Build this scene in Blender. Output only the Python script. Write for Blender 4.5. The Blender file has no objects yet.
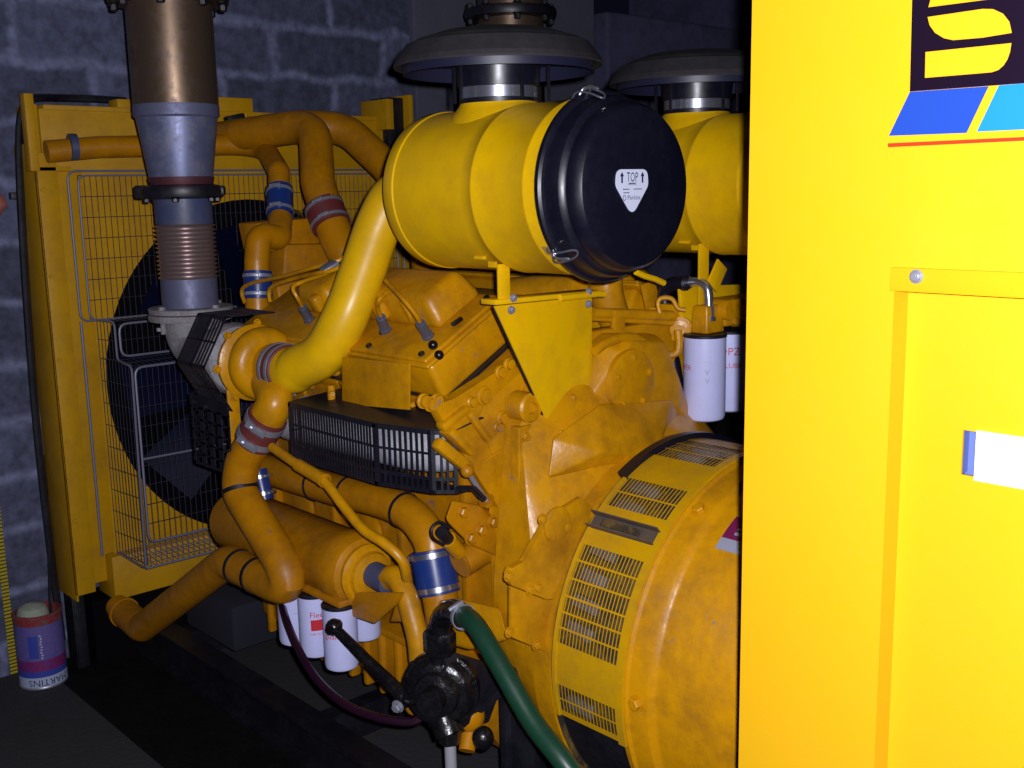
import bpy, bmesh, math, random
from mathutils import Vector, Matrix
random.seed(7)
C = bpy.context.scene.collection
PI = math.pi
RAD = math.radians
# ------------------------------------------------------------------ camera
FPX = 1080.0; CAMZ = 1.65
_p = RAD(10.2); _r = RAD(1.2); _a = RAD(42.5)
_fh = Vector((-math.cos(_a), math.sin(_a), 0)); _R0 = Vector((math.sin(_a), math.cos(_a), 0))
CF = _fh*math.cos(_p) - Vector((0, 0, math.sin(_p)))
_U0 = _fh*math.sin(_p) + Vector((0, 0, math.cos(_p)))
CR = _R0*math.cos(_r) - _U0*math.sin(_r)
CU = _R0*math.sin(_r) + _U0*math.cos(_r)
def at(x, y, X=None, Y=None, Z=None):
    """where the sight line of a photo pixel meets a plane of the room"""
    d = CF + CR*((x-512)/FPX) - CU*((y-384)/FPX)
    t = X/d.x if X is not None else (Y/d.y if Y is not None else (Z-CAMZ)/d.z)
    return Vector((t*d.x, t*d.y, CAMZ+t*d.z))
cd = bpy.data.cameras.new('camera'); cam = bpy.data.objects.new('camera', cd); C.objects.link(cam)
cd.sensor_width = 36; cd.lens = FPX/1024*36; cd.clip_start = .02
mw = Matrix.Identity(4)
for i in range(3):
    mw[i][0] = CR[i]; mw[i][1] = CU[i]; mw[i][2] = -CF[i]
mw[2][3] = CAMZ
cam.matrix_world = mw
bpy.context.scene.camera = cam
# ------------------------------------------------------------------ materials
def mat(name, col, rough=.5, metal=0., dirt=None, dscale=9., damt=.35, var=.0, bump=0., bscale=60., spec=.5, coat=0., wear=None):
    m = bpy.data.materials.new(name); m.use_nodes = True
    nt = m.node_tree; N = nt.nodes; L = nt.links
    b = N['Principled BSDF']
    b.inputs['Roughness'].default_value = rough; b.inputs['Metallic'].default_value = metal
    b.inputs['Specular IOR Level'].default_value = spec; b.inputs['Coat Weight'].default_value = coat
    b.inputs['Coat Roughness'].default_value = .12
    b.inputs['Base Color'].default_value = (*col, 1)
    tc = N.new('ShaderNodeTexCoord')
    if dirt is not None or var:
        nz = N.new('ShaderNodeTexNoise'); nz.inputs['Scale'].default_value = dscale; nz.inputs['Detail'].default_value = 7; nz.inputs['Roughness'].default_value = .65
        L.new(tc.outputs['Object'], nz.inputs['Vector'])
        n3 = N.new('ShaderNodeTexNoise'); n3.inputs['Scale'].default_value = dscale*4.3; n3.inputs['Detail'].default_value = 6; n3.inputs['Roughness'].default_value = .7
        L.new(tc.outputs['Object'], n3.inputs['Vector'])
        av = N.new('ShaderNodeMix'); av.data_type = 'FLOAT'; av.inputs['Factor'].default_value = .4
        L.new(nz.outputs['Fac'], av.inputs['A']); L.new(n3.outputs['Fac'], av.inputs['B'])
        rp = N.new('ShaderNodeValToRGB'); rp.color_ramp.elements[0].position = .44; rp.color_ramp.elements[1].position = .66
        rp.color_ramp.elements[0].color = (0, 0, 0, 1); rp.color_ramp.elements[1].color = (damt, damt, damt, 1)
        L.new(av.outputs['Result'], rp.inputs['Fac'])
        mx = N.new('ShaderNodeMix'); mx.data_type = 'RGBA'
        mx.inputs['A'].default_value = (*col, 1)
        d = dirt if dirt is not None else tuple(c*(1-var) for c in col)
        mx.inputs['B'].default_value = (*d, 1)
        L.new(rp.outputs['Color'], mx.inputs['Factor']); L.new(mx.outputs['Result'], b.inputs['Base Color'])
        if wear:
            n4 = N.new('ShaderNodeTexNoise'); n4.inputs['Scale'].default_value = 13; n4.inputs['Detail'].default_value = 8; n4.inputs['Roughness'].default_value = .6; n4.inputs['Distortion'].default_value = .6
            L.new(tc.outputs['Object'], n4.inputs['Vector'])
            r4 = N.new('ShaderNodeValToRGB'); r4.color_ramp.elements[0].position = .66; r4.color_ramp.elements[1].position = .71
            r4.color_ramp.elements[0].color = (0, 0, 0, 1); r4.color_ramp.elements[1].color = (.75, .75, .75, 1)
            L.new(n4.outputs['Fac'], r4.inputs['Fac'])
            m4 = N.new('ShaderNodeMix'); m4.data_type = 'RGBA'; L.new(mx.outputs['Result'], m4.inputs['A']); m4.inputs['B'].default_value = (*wear, 1)
            L.new(r4.outputs['Color'], m4.inputs['Factor']); L.new(m4.outputs['Result'], b.inputs['Base Color'])
        ra = N.new('ShaderNodeMath'); ra.operation = 'MULTIPLY_ADD'; ra.inputs[1].default_value = .3; ra.inputs[2].default_value = rough
        L.new(rp.outputs['Color'], ra.inputs[0]); L.new(ra.outputs[0], b.inputs['Roughness'])
    if bump:
        n2 = N.new('ShaderNodeTexNoise'); n2.inputs['Scale'].default_value = bscale; n2.inputs['Detail'].default_value = 4
        L.new(tc.outputs['Object'], n2.inputs['Vector'])
        bp = N.new('ShaderNodeBump'); bp.inputs['Strength'].default_value = bump; bp.inputs['Distance'].default_value = .01
        L.new(n2.outputs['Fac'], bp.inputs['Height']); L.new(bp.outputs['Normal'], b.inputs['Normal'])
    return m
GREASE = (.10, .045, .006)
M = dict(
 yel=mat('engine_yellow_paint', (.57, .255, .001), .31, spec=.42, wear=(.20, .15, .13), dirt=(.19, .07, .004), dscale=6, damt=.62, bump=.22, bscale=28),
 ora=mat('oily_orange_yellow_paint', (.46, .185, .001), .34, spec=.4, wear=(.14, .11, .12), dirt=(.16, .055, .004), dscale=5, damt=.6, bump=.15, bscale=40),
 lem=mat('clean_yellow_paint', (.76, .44, .001), .34, spec=.4, dirt=(.36, .18, .01), dscale=5, damt=.42),
 cab=mat('cabinet_yellow_paint', (.72, .385, .005), .5, spec=.25, dirt=(.7, .38, .01), dscale=4, damt=.3, bump=.02, bscale=300),
 drum=mat('alternator_yellow_paint', (.58, .315, .001), .36, spec=.4, dirt=(.28, .14, .02), dscale=9, damt=.45),
 rad=mat('radiator_yellow_paint', (.56, .29, .001), .5, spec=.35, dirt=(.28, .13, .006), dscale=4, damt=.55),
 blk=mat('black_paint', (.006, .006, .011), .4, dirt=(.022, .02, .026), damt=.5),
 core=mat('black_core_fins', (.002, .002, .004), .8, spec=.08),
 guard=mat('black_guard_paint', (.007, .007, .014), .42, dirt=(.022, .02, .03), damt=.4, dscale=20),
 rub=mat('black_plastic', (.0045, .0045, .012), .33, dirt=(.010, .010, .018), damt=.4),
 hat=mat('dusty_grey_plastic', (.020, .018, .022), .6, dirt=(.034, .030, .030), damt=.5),
 hatin=mat('grey_plastic_rim', (.012, .013, .034), .42),
 chrome=mat('bright_clamp_steel', (.50, .52, .62), .25, .9),
 zinc=mat('zinc_plated_steel', (.34, .35, .42), .38, .55),
 wire=mat('galvanised_wire', (.20, .20, .28), .5, .3),
 wired=mat('dark_mesh_wire', (.05, .05, .075), .5, .3),
 steel=mat('dull_exhaust_steel', (.15, .155, .26), .5, .4, dirt=(.10, .10, .16), dscale=14, damt=.8),
 tan=mat('heat_tinted_stainless', (.20, .135, .085), .34, .75, dirt=(.10, .07, .075), dscale=10, damt=.9),
 cone=mat('heat_blued_steel', (.15, .17, .30), .42, .5, dirt=(.26, .25, .32), dscale=18, damt=.8),
 burn=mat('burnt_purple_steel', (.12, .04, .05), .5, .5),
 bell=mat('bellows_steel', (.36, .27, .26), .36, .75),
 cast=mat('raw_cast_iron', (.30, .29, .31), .7, .2, dirt=(.16, .13, .13), dscale=25, damt=.9, bump=.2, bscale=120),
 lag=mat('pale_lagged_manifold', (.40, .41, .47), .75, 0, dirt=(.24, .18, .17), dscale=22, damt=.9, bump=.2, bscale=90),
 blue=mat('blue_silicone_hose', (.010, .032, .17), .30, dirt=(.02, .03, .12), damt=.4),
 dblue=mat('dark_blue_grey_hose', (.045, .06, .14), .45, dirt=(.1, .09, .1), damt=.5),
 red=mat('red_silicone_hose', (.15, .024, .022), .45, dirt=(.07, .045, .05), damt=.6, dscale=30),
 white=mat('white_filter_paint', (.54, .56, .88), .35, dirt=(.45, .45, .6), damt=.3, dscale=20),
 redink=mat('red_print', (.50, .02, .03), .45),
 ink=mat('dark_print', (.02, .02, .06), .5),
 lbl=mat('white_label', (.62, .65, .80), .4),
 green=mat('green_hose', (.005, .040, .020), .36, dirt=(.02, .03, .02), damt=.4, dscale=20),
 purp=mat('dark_red_hose', (.016, .003, .012), .3),
 grease=mat('greasy_black', (.004, .004, .006), .24, dirt=(.016, .014, .012), damt=.5, dscale=30, bump=.3, bscale=50),
 pipew=mat('grey_plastic_pipe', (.30, .30, .33), .5),
 plum=mat('purple_plate_print', (.16, .01, .07), .4),
 grey=mat('grey_print', (.30, .31, .40), .45),
 logo_k=mat('logo_black', (.007, .002, .010), .6, spec=.08),
 logo_y=mat('logo_yellow', (.72, .385, .008), .5, spec=.2),
 logo_b=mat('logo_blue', (.014, .055, .34), .5, spec=.15),
 logo_c=mat('logo_light_blue', (.012, .20, .66), .5, spec=.15),
 logo_r=mat('logo_red', (.55, .035, .01), .5, spec=.15),
 wht=mat('white_plastic', (.80, .82, .80), .4),
 slot=mat('blue_grey_plastic', (.10, .14, .38), .5),
 canpur=mat('can_purple_print', (.13, .10, .30), .35, dirt=(.05, .06, .30), dscale=22, damt=.9),
 canpink=mat('can_pink_print', (.20, .02, .10), .35, dirt=(.05, .04, .3), dscale=14, damt=.9),
 canblue=mat('can_blue_print', (.04, .06, .34), .35),
 canred=mat('can_red_print', (.26, .02, .03), .35, dirt=(.03, .12, .09), dscale=30, damt=1.),
 canwht=mat('can_white_print', (.38, .42, .60), .4),
 putty=mat('dried_filler', (.30, .33, .26), .8, bump=.6, bscale=30),
 tape=mat('yellow_tape', (.42, .30, .01), .5),
 skin=mat('skin', (.26, .085, .07), .5),
 navy=mat('navy_cloth', (.012, .010, .035), .8),
 trous=mat('dark_trousers', (.02, .02, .025), .85),
 hair=mat('dark_hair', (.015, .010, .008), .6),
 copper=mat('stator_windings', (.03, .024, .02), .6, .0, dirt=(.20, .115, .01), dscale=16, damt=1.),
 rust=mat('rusty_grey_metal', (.085, .07, .065), .55, .2, dirt=(.16, .09, .03), dscale=20, damt=.8),
 union=mat('grey_pipe_union', (.11, .12, .17), .4, .3),
 winding=mat('grey_winding', (.10, .10, .125), .6, dirt=(.04, .035, .03), dscale=30, damt=.8),
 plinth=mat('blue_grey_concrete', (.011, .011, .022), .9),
 eyew=mat('eye_white', (.6, .6, .6), .3),
)
def stripes(name, c1, c2, scale):   # tick-marked tape
    m = bpy.data.materials.new(name); m.use_nodes = True; N = m.node_tree.nodes; L = m.node_tree.links
    tc = N.new('ShaderNodeTexCoord'); w = N.new('ShaderNodeTexWave'); w.bands_direction = 'Z'; w.inputs['Scale'].default_value = scale
    L.new(tc.outputs['Object'], w.inputs['Vector'])
    r = N.new('ShaderNodeValToRGB'); r.color_ramp.interpolation = 'CONSTANT'
    r.color_ramp.elements[0].color = (*c2, 1); r.color_ramp.elements[1].position = .25; r.color_ramp.elements[1].color = (*c1, 1)
    L.new(w.outputs['Fac'], r.inputs['Fac']); L.new(r.outputs['Color'], N['Principled BSDF'].inputs['Base Color'])
    return m
M['tape'] = stripes('tick_marked_yellow', (.42, .32, .01), (.02, .02, .01), 24)
def block_wall():
    m = bpy.data.materials.new('concrete_block'); m.use_nodes = True; N = m.node_tree.nodes; L = m.node_tree.links
    b = N['Principled BSDF']; b.inputs['Roughness'].default_value = .92
    g = N.new('ShaderNodeNewGeometry'); s = N.new('ShaderNodeSeparateXYZ'); L.new(g.outputs['Position'], s.inputs[0])
    cmb = N.new('ShaderNodeCombineXYZ'); L.new(s.outputs['Y'], cmb.inputs['X']); L.new(s.outputs['Z'], cmb.inputs['Y'])
    ofs = N.new('ShaderNodeVectorMath'); ofs.operation = 'ADD'; ofs.inputs[1].default_value = (.13, WALL_OFS, 0)
    L.new(cmb.outputs[0], ofs.inputs[0])
    nz = N.new('ShaderNodeTexNoise'); nz.inputs['Scale'].default_value = 5; nz.inputs['Detail'].default_value = 4
    L.new(g.outputs['Position'], nz.inputs['Vector'])
    wob = N.new('ShaderNodeVectorMath'); wob.operation = 'SCALE'; wob.inputs['Scale'].default_value = .10
    L.new(nz.outputs['Color'], wob.inputs[0])
    ad = N.new('ShaderNodeVectorMath'); ad.operation = 'ADD'; L.new(ofs.outputs[0], ad.inputs[0]); L.new(wob.outputs[0], ad.inputs[1])
    br = N.new('ShaderNodeTexBrick')
    br.inputs['Color1'].default_value = (.056, .062, .110, 1); br.inputs['Color2'].default_value = (.110, .120, .210, 1)
    br.inputs['Mortar'].default_value = (.185, .20, .34, 1); br.inputs['Scale'].default_value = 1
    br.inputs['Mortar Size'].default_value = .030; br.inputs['Mortar Smooth'].default_value = 1.0
    br.inputs['Brick Width'].default_value = .50; br.inputs['Row Height'].default_value = .20
    L.new(ad.outputs[0], br.inputs['Vector'])
    n2 = N.new('ShaderNodeTexNoise'); n2.inputs['Scale'].default_value = 30; n2.inputs['Detail'].default_value = 8; L.new(g.outputs['Position'], n2.inputs['Vector'])
    rr = N.new('ShaderNodeValToRGB'); rr.color_ramp.elements[0].position = .3; rr.color_ramp.elements[0].color = (.55, .55, .55, 1); rr.color_ramp.elements[1].position = .7; rr.color_ramp.elements[1].color = (1.15, 1.15, 1.15, 1)
    L.new(n2.outputs['Fac'], rr.inputs['Fac'])
    mu = N.new('ShaderNodeMix'); mu.data_type = 'RGBA'; mu.blend_type = 'MULTIPLY'; mu.inputs['Factor'].default_value = 1
    L.new(br.outputs['Color'], mu.inputs['A']); L.new(rr.outputs['Color'], mu.inputs['B'])
    L.new(mu.outputs['Result'], b.inputs['Base Color'])
    bp = N.new('ShaderNodeBump'); bp.inputs['Strength'].default_value = .35; bp.inputs['Distance'].default_value = .01
    L.new(n2.outputs['Fac'], bp.inputs['Height']); L.new(bp.outputs['Normal'], b.inputs['Normal'])
    return m
WALL_OFS = .045
M['block'] = block_wall()
M['smoothc'] = mat('smooth_concrete', (.085, .087, .13), .9, dirt=(.12, .12, .17), dscale=3, damt=.6, bump=.2, bscale=40)
M['darkc'] = mat('dark_concrete', (.17, .17, .34), .95, dirt=(.06, .06, .08), dscale=3, damt=.6)
M['floor'] = mat('concrete_floor', (.030, .029, .034), .85, dirt=(.014, .013, .016), dscale=5, damt=.8, bump=.3, bscale=50)
M['oil'] = mat('near_black_concrete', (.0022, .0022, .003), .7, spec=.2, dirt=(.005, .004, .004), damt=.8, bump=.2, bscale=30)  # near-black tone shared by the floor strip and the ceiling
# ------------------------------------------------------------------ mesh builder
def V(*a): return Vector(a)
def frame(axis):
    z = Vector(axis).normalized()
    h = Vector((0, 0, 1)) if abs(z.z) < .9 else Vector((0, 1, 0))
    x = h.cross(z).normalized(); y = z.cross(x)
    return x, y, z
def spline(pts, n=8):
    """Catmull-Rom through the points"""
    P = [Vector(p) for p in pts]
    if len(P) < 3: return P
    E_ = [P[0]*2-P[1]] + P + [P[-1]*2-P[-2]]
    out = []
    for i in range(1, len(E_)-2):
        a, b, c, d = E_[i-1:i+3]
        for k in range(n):
            t = k/n
            out.append(.5*((2*b)+(c-a)*t+(2*a-5*b+4*c-d)*t*t+(3*b-a-3*c+d)*t**3))
    out.append(P[-1]); return out
def fillet(pts, r, n=6):
    """polyline with rounded corners of radius r"""
    P = [Vector(p) for p in pts]; out = [P[0]]
    for i in range(1, len(P)-1):
        u = (P[i-1]-P[i]); v = (P[i+1]-P[i]); lu, lv = u.length, v.length; u.normalize(); v.normalize()
        ang = u.angle(v)
        if ang > PI-.02: out.append(P[i]); continue
        rr = r[i-1] if isinstance(r, (list, tuple)) else r
        d = min(rr/math.tan(ang/2), lu*.48, lv*.48)
        a = P[i]+u*d; b = P[i]+v*d
        for k in range(n+1):
            t = k/n
            out.append(a*(1-t)**2+P[i]*2*t*(1-t)+b*t*t)
    out.append(P[-1]); return out
class MB:
    def __init__(s): s.bm = bmesh.new(); s.mi = 0
    def _f(s, vs):
        try:
            f = s.bm.faces.new(vs); f.material_index = s.mi; return f
        except ValueError: return None
    def quad(s, *p): return s._f([s.bm.verts.new(Vector(q)) for q in p])
    def box(s, x0, x1, y0, y1, z0, z1, bev=0., m=None):
        vs = [s.bm.verts.new(Vector((x, y, z))) for x in (x0, x1) for y in (y0, y1) for z in (z0, z1)]
        if m is not None:
            for v in vs: v.co = m @ v.co
        fs = [s._f([vs[i] for i in q]) for q in ((0, 1, 3, 2), (4, 6, 7, 5), (0, 4, 5, 1), (2, 3, 7, 6), (0, 2, 6, 4), (1, 5, 7, 3))]
        if bev > 0:
            es = list({e for f in fs if f for e in f.edges})
            r = bmesh.ops.bevel(s.bm, geom=es, offset=bev, segments=2, affect='EDGES', profile=.5)
            for f in r['faces']: f.material_index = s.mi
        return s
    def bar(s, p0, p1, w, h, up=(0, 0, 1), bev=0.):
        """rectangular bar between two points; w across, h along 'up'"""
        p0, p1 = Vector(p0), Vector(p1); z = (p1-p0); L = z.length; z.normalize()
        y = Vector(up); y = (y-z*y.dot(z)).normalized(); x = y.cross(z)
        m = Matrix(((x.x, y.x, z.x, p0.x), (x.y, y.y, z.y, p0.y), (x.z, y.z, z.z, p0.z), (0, 0, 0, 1)))
        return s.box(-w/2, w/2, -h/2, h/2, 0, L, bev, m)
    def ring(s, c, x, y, r, n):
        return [s.bm.verts.new(c + x*(r*math.cos(2*PI*k/n)) + y*(r*math.sin(2*PI*k/n))) for k in range(n)]
    def bridge(s, a, b):
        n = len(a)
        for k in range(n): s._f([a[k], a[(k+1) % n], b[(k+1) % n], b[k]])
    def lathe(s, o, axis, prof, n=32, cap0=True, cap1=True):
        """prof = [(radius, distance along axis)]"""
        o = Vector(o); x, y, z = frame(axis); prev = None
        for i, (r, h) in enumerate(prof):
            if r < 1e-6:
                c = s.bm.verts.new(o+z*h)
                if prev is not None:
                    for k in range(n): s._f([prev[k], prev[(k+1) % n], c])
                prev = None; pc = c; continue
            cur = s.ring(o+z*h, x, y, r, n)
            if prev is not None: s.bridge(prev, cur)
            elif i > 0:
                for k in range(n): s._f([pc, cur[(k+1) % n], cur[k]])
            elif cap0: s._f(list(reversed(cur)))
            prev = cur
        if prev is not None and cap1: s._f(prev)
        return s
    def cyl(s, p0, p1, r, r1=None, n=20, caps=True):
        p0, p1 = Vector(p0), Vector(p1)
        return s.lathe(p0, p1-p0, [(r, 0), (r if r1 is None else r1, (p1-p0).length)], n, caps, caps)
    def tube(s, pts, r, n=16, caps=True):
        P = [Vector(p) for p in pts]; R = r if isinstance(r, (list, tuple)) else [r]*len(P)
        T = []
        for i in range(len(P)):
            a = P[max(i-1, 0)]; b = P[min(i+1, len(P)-1)]; T.append((b-a).normalized())
        x, y, _ = frame(T[0]); prev = None; rings = []
        for i in range(len(P)):
            if i:
                q = T[i-1].rotation_difference(T[i]); x = q @ x; y = q @ y
            cur = s.ring(P[i], x, y, R[i], n); rings.append(cur)
            if prev: s.bridge(prev, cur)
            prev = cur
        if caps: s._f(list(reversed(rings[0]))); s._f(rings[-1])
        return s
    def prism(s, poly, d, bev=0.):
        """closed polygon of 3-D points pushed along d"""
        d = Vector(d)
        a = [s.bm.verts.new(Vector(p)) for p in poly]; b = [s.bm.verts.new(Vector(p)+d) for p in poly]; n = len(a)
        fs = [s._f(list(reversed(a))), s._f(b)]
        for k in range(n): fs.append(s._f([a[k], a[(k+1) % n], b[(k+1) % n], b[k]]))
        if bev:
            es = list({e for f in fs if f for e in f.edges})
            r = bmesh.ops.bevel(s.bm, geom=es, offset=bev, segments=2, affect='EDGES', profile=.5)
            for f in r['faces']: f.material_index = s.mi
        return s
    def hull(s, pts, bev=0.):
        vs = [s.bm.verts.new(Vector(p)) for p in pts]
        r = bmesh.ops.convex_hull(s.bm, input=vs)
        for g in r['geom']:
            if isinstance(g, bmesh.types.BMFace): g.material_index = s.mi
        junk = [g for g in r['geom_interior'] if isinstance(g, bmesh.types.BMVert)]
        if junk: bmesh.ops.delete(s.bm, geom=junk, context='VERTS')
        if bev:
            vv = set(v for v in vs if v.is_valid)
            fs = [f for f in s.bm.faces if all(v in vv for v in f.verts)]
            bmesh.ops.dissolve_limit(s.bm, angle_limit=.02, verts=list(vv), edges=list({e for f in fs for e in f.edges}))
            fs = [f for f in s.bm.faces if all(v in vv for v in f.verts)]
            r = bmesh.ops.bevel(s.bm, geom=list({e for f in fs for e in f.edges}), offset=bev, segments=3, affect='EDGES', profile=.5)
            for f in r['faces']: f.material_index = s.mi
        return s
    def bolt(s, p, axis, r=.009, h=.008, washer=True):
        p = Vector(p); z = Vector(axis).normalized()
        if washer: s.cyl(p, p+z*.002, r*1.45, n=14)
        s.lathe(p+z*.002, z, [(r*1.1, 0), (r*1.1, h*.8), (r*.85, h)], 6); return s
    def clampband(s, c, axis, r, w=.012, screw=0.):
        """worm-drive hose clip: band plus screw housing"""
        c = Vector(c); x, y, z = frame(axis)
        s.lathe(c-z*(w/2), z, [(r, 0), (r+.0022, 0), (r+.0022, w), (r, w)], 28, False, False)
        u = x*math.cos(screw)+y*math.sin(screw); v = z.cross(u)
        s.bar(c+u*(r+.005)-v*.014, c+u*(r+.005)+v*.014, w*1.05, .009, up=u, bev=.001)
        s.cyl(c+u*(r+.006)+v*.014, c+u*(r+.006)+v*.021, .005, n=8); return s
    def sphere(s, c, r, sc=(1, 1, 1), n=16):
        m = Matrix.Translation(Vector(c)) @ Matrix.Diagonal((*sc, 1))
        k = bmesh.ops.create_uvsphere(s.bm, u_segments=n, v_segments=max(6, n//2), radius=r, matrix=m)
        for v in k['verts']:
            for f in v.link_faces: f.material_index = s.mi
        return s
    def text(s, body, size, fn, align='CENTER'):
        """flat lettering; fn maps the text plane (u, v) to the room"""
        cu = bpy.data.curves.new('tmp', 'FONT'); cu.body = body; cu.size = size; cu.align_x = align; cu.align_y = 'CENTER'; cu.resolution_u = 2
        o = bpy.data.objects.new('tmp', cu); C.objects.link(o)
        me = bpy.data.meshes.new_from_object(o.evaluated_get(bpy.context.evaluated_depsgraph_get()))
        vs = [s.bm.verts.new(fn(v.co.x, v.co.y)) for v in me.vertices]
        for p in me.polygons: s._f([vs[i] for i in p.vertices])
        bpy.data.objects.remove(o); bpy.data.curves.remove(cu); bpy.data.meshes.remove(me); return s
    def islands(s):
        s.bm.verts.ensure_lookup_table(); seen = set(); n = 0
        for v in s.bm.verts:
            if v in seen: continue
            n += 1; st_ = [v]; seen.add(v)
            while st_:
                q = st_.pop()
                for e in q.link_edges:
                    w_ = e.other_vert(q)
                    if w_ not in seen: seen.add(w_); st_.append(w_)
        return n
    def build(s, name, mats, parent=None, ang=35, label=None, keep=False):
        if not isinstance(mats, (list, tuple)): mats = [mats]
        if not keep: bmesh.ops.recalc_face_normals(s.bm, faces=s.bm.faces)
        me = bpy.data.meshes.new(name)
        root = parent
        while root is not None and root.parent is not None: root = root.parent
        if root is not None: org = Vector(root.location)
        else:
            cs = [v.co for v in s.bm.verts]
            org = Vector(((min(c.x for c in cs)+max(c.x for c in cs))/2, (min(c.y for c in cs)+max(c.y for c in cs))/2, min(c.z for c in cs)))
        for v in s.bm.verts: v.co -= org
        s.bm.to_mesh(me); s.bm.free()
        for m in mats: me.materials.append(M[m] if isinstance(m, str) else m)
        if ang:
            me.polygons.foreach_set('use_smooth', [True]*len(me.polygons))
            me.set_sharp_from_angle(angle=RAD(ang))
        o = bpy.data.objects.new(name, me); C.objects.link(o)
        if parent is not None: o.parent = parent
        else: o.location = org
        if label: o['label'] = label
        return o
def tag(o, label=None, cat=None, group=None, kind=None):
    if label: o['label'] = label
    if cat: o['category'] = cat
    if group: o['group'] = group
    if kind: o['kind'] = kind
    return o
def thing(name, label, cat, loc=(0, 0, 0), group=None):
    o = bpy.data.objects.new(name, None); C.objects.link(o); o.location = loc; o.empty_display_size = .1
    return tag(o, label, cat, group)
def copy_tree(o, parent=None):
    c = o.copy(); C.objects.link(c)
    if parent is not None: c.parent = parent
    for ch in [k for k in C.objects if k.parent == o]: copy_tree(ch, c)
    return c
def struct(mb, name, m, ang=0):
    o = mb.build(name, m, None, ang); o['kind'] = 'structure'; return o
FLASH = 258.0; EXPOSURE = 0.0
# ------------------------------------------------------------------ the room
struct(MB().box(-7, 1.6, -1.2, 8, -.12, 0), 'floor', 'floor')
XW = -3.85
struct(MB().box(XW-.2, XW, -1.2, 4.12, 0, 3.6), 'wall_back', 'block')
struct(MB().box(XW-.19, XW+.035, 2.97, 4.10, 0, 3.6, .006), 'pillar_1', 'smoothc')  # smooth concrete pillar standing slightly proud of the block wall
ztop = at(680, 21, X=-5.2).z
struct(MB().box(-5.4, -5.2, 5.72, 8.2, 0, ztop, .02), 'wall_far', 'darkc')
struct(MB().box(-7, 1.6, 8, 8.2, 0, 3.6), 'wall_right', 'darkc')
struct(MB().box(-7, 1.6, -1.2, 8.2, 3.6, 3.7), 'ceiling', 'oil')
YC = 2.05
# near-black strip of floor beside the set and the lighter slab joint
# (a thin dark layer that lies on the concrete)
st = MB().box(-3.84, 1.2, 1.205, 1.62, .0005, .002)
o = struct(st, 'dark_floor_strip', 'oil')
# ------------------------------------------------------------------ base frame of the set
bf = thing('base_frame', 'black steel skid rails lying on the floor under the engine and alternator', 'base frame', (-1.8, YC, 0))
for y in (1.50, 2.52):
    m = MB(); m.box(-3.78, .2, y, y+.08, .001, .014); m.box(-3.78, .2, y, y+.08, .126, .14); m.box(-3.78, .2, y+.034, y+.046, .012, .128)
    m.build('rail', 'blk', bf)
m = MB()
for x in (-3.5, -2.6, -1.75, -.9): m = MB(); m.box(x-.03, x+.03, 1.58, 2.52, .02, .12); m.build('cross_member', 'blk', bf)
# engine / alternator foot: the dark upright plates with their bolts seen beside the drum
m = MB()
m.box(-1.80, -1.775, 1.585, 1.80, .14, .53, .003)
m.box(-1.80, -1.70, 1.60, 1.612, .14, .42, .002)
m.box(-1.80, -1.60, 1.585, 1.76, .14, .155, .002)
m.build('mounting_bracket', 'blk', bf)
m = MB(); m.bolt((-1.775, 1.66, .475), (1, 0, 0), .013, .012); m.bolt((-1.775, 1.73, .40), (1, 0, 0), .011, .012); m.bolt((-1.775, 1.63, .36), (1, 0, 0), .009, .010)
m.build('bracket_bolt', 'zinc', bf, label='bright bolt heads on black bracket')
# ------------------------------------------------------------------ radiator
rd = thing('radiator', 'tall yellow radiator in a steel frame standing against the block wall', 'radiator', (-3.75, YC, 0))
XR = -3.66
for sgn in (-1, 1):
    f = (lambda y: YC+sgn*(YC-y))
    def bx(m, x0, x1, ya, yb, z0, z1, bev=.003):
        a, b = sorted((f(ya), f(yb))); m.box(x0, x1, a, b, z0, z1, bev)
    m = MB(); bx(m, -3.845, XR, 1.283, 1.291, .27, 1.83); bx(m, XR-.012, XR, 1.283, 1.352, .29, 1.80); bx(m, -3.725, -3.715, 1.29, 1.47, .30, 1.75)
    bx(m, -3.845, -3.80, 1.30, 1.42, .30, 1.75)
    col = m.build('side_column', 'rad', rd)
    m = MB(); bx(m, -3.80, -3.72, 1.286, 1.296, .0, .30); bx(m, -3.73, -3.72, 1.29, 1.33, .0, .30); m.build('foot', 'blk', rd, label='dark foot under the column')
    for z in (1.68, 1.40, 1.12, .84, .56):
        m = MB(); m.bolt((XR, f(1.30), z), (1, 0, 0), .007, .006, False); m.build('column_bolt', 'rad', col)
        m = MB(); m.bolt((-3.75, f(1.283), z), (0, -sgn, 0), .007, .006, False); m.build('column_bolt', 'rad', col)
m = MB(); m.box(-3.70, -3.655, 1.268, 1.298, 1.74, 1.985, .004); m.box(-3.84, -3.70, 1.300, 1.322, 1.80, 1.955, .003); m.box(-3.70, -3.66, 1.29, 1.40, 1.74, 1.755, .002)
m.build('lifting_post', 'rad', rd)
m = MB(); m.box(-3.845, -3.70, 1.325, 2.775, 1.74, 1.945, .008); m.box(-3.845, -3.695, 1.34, 2.72, 1.938, 1.955, .003)
m.build('top_tank', 'rad', rd)
m = MB(); m.box(-3.80, -3.70, 1.95, 2.11, 1.953, 2.005, .004); m.build('lifting_tab', 'rad', rd)
m = MB(); m.box(-3.80, -3.72, 1.60, 1.66, 1.953, 1.985, .004); m.build('lifting_tab', 'rad', rd)
m = MB(); m.box(-3.80, -3.62, 2.665, 2.70, 1.90, 2.02, .003); m.box(-3.80, -3.62, 2.78, 2.80, 1.72, 2.04, .003)
m.build('corner_bracket', 'rad', rd)
m = MB(); m.box(-3.78, -3.66, 2.70, 2.78, 1.72, 2.03, .003); m.build('bracket_web', 'blk', rd, label='black plate inside the corner bracket')
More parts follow.
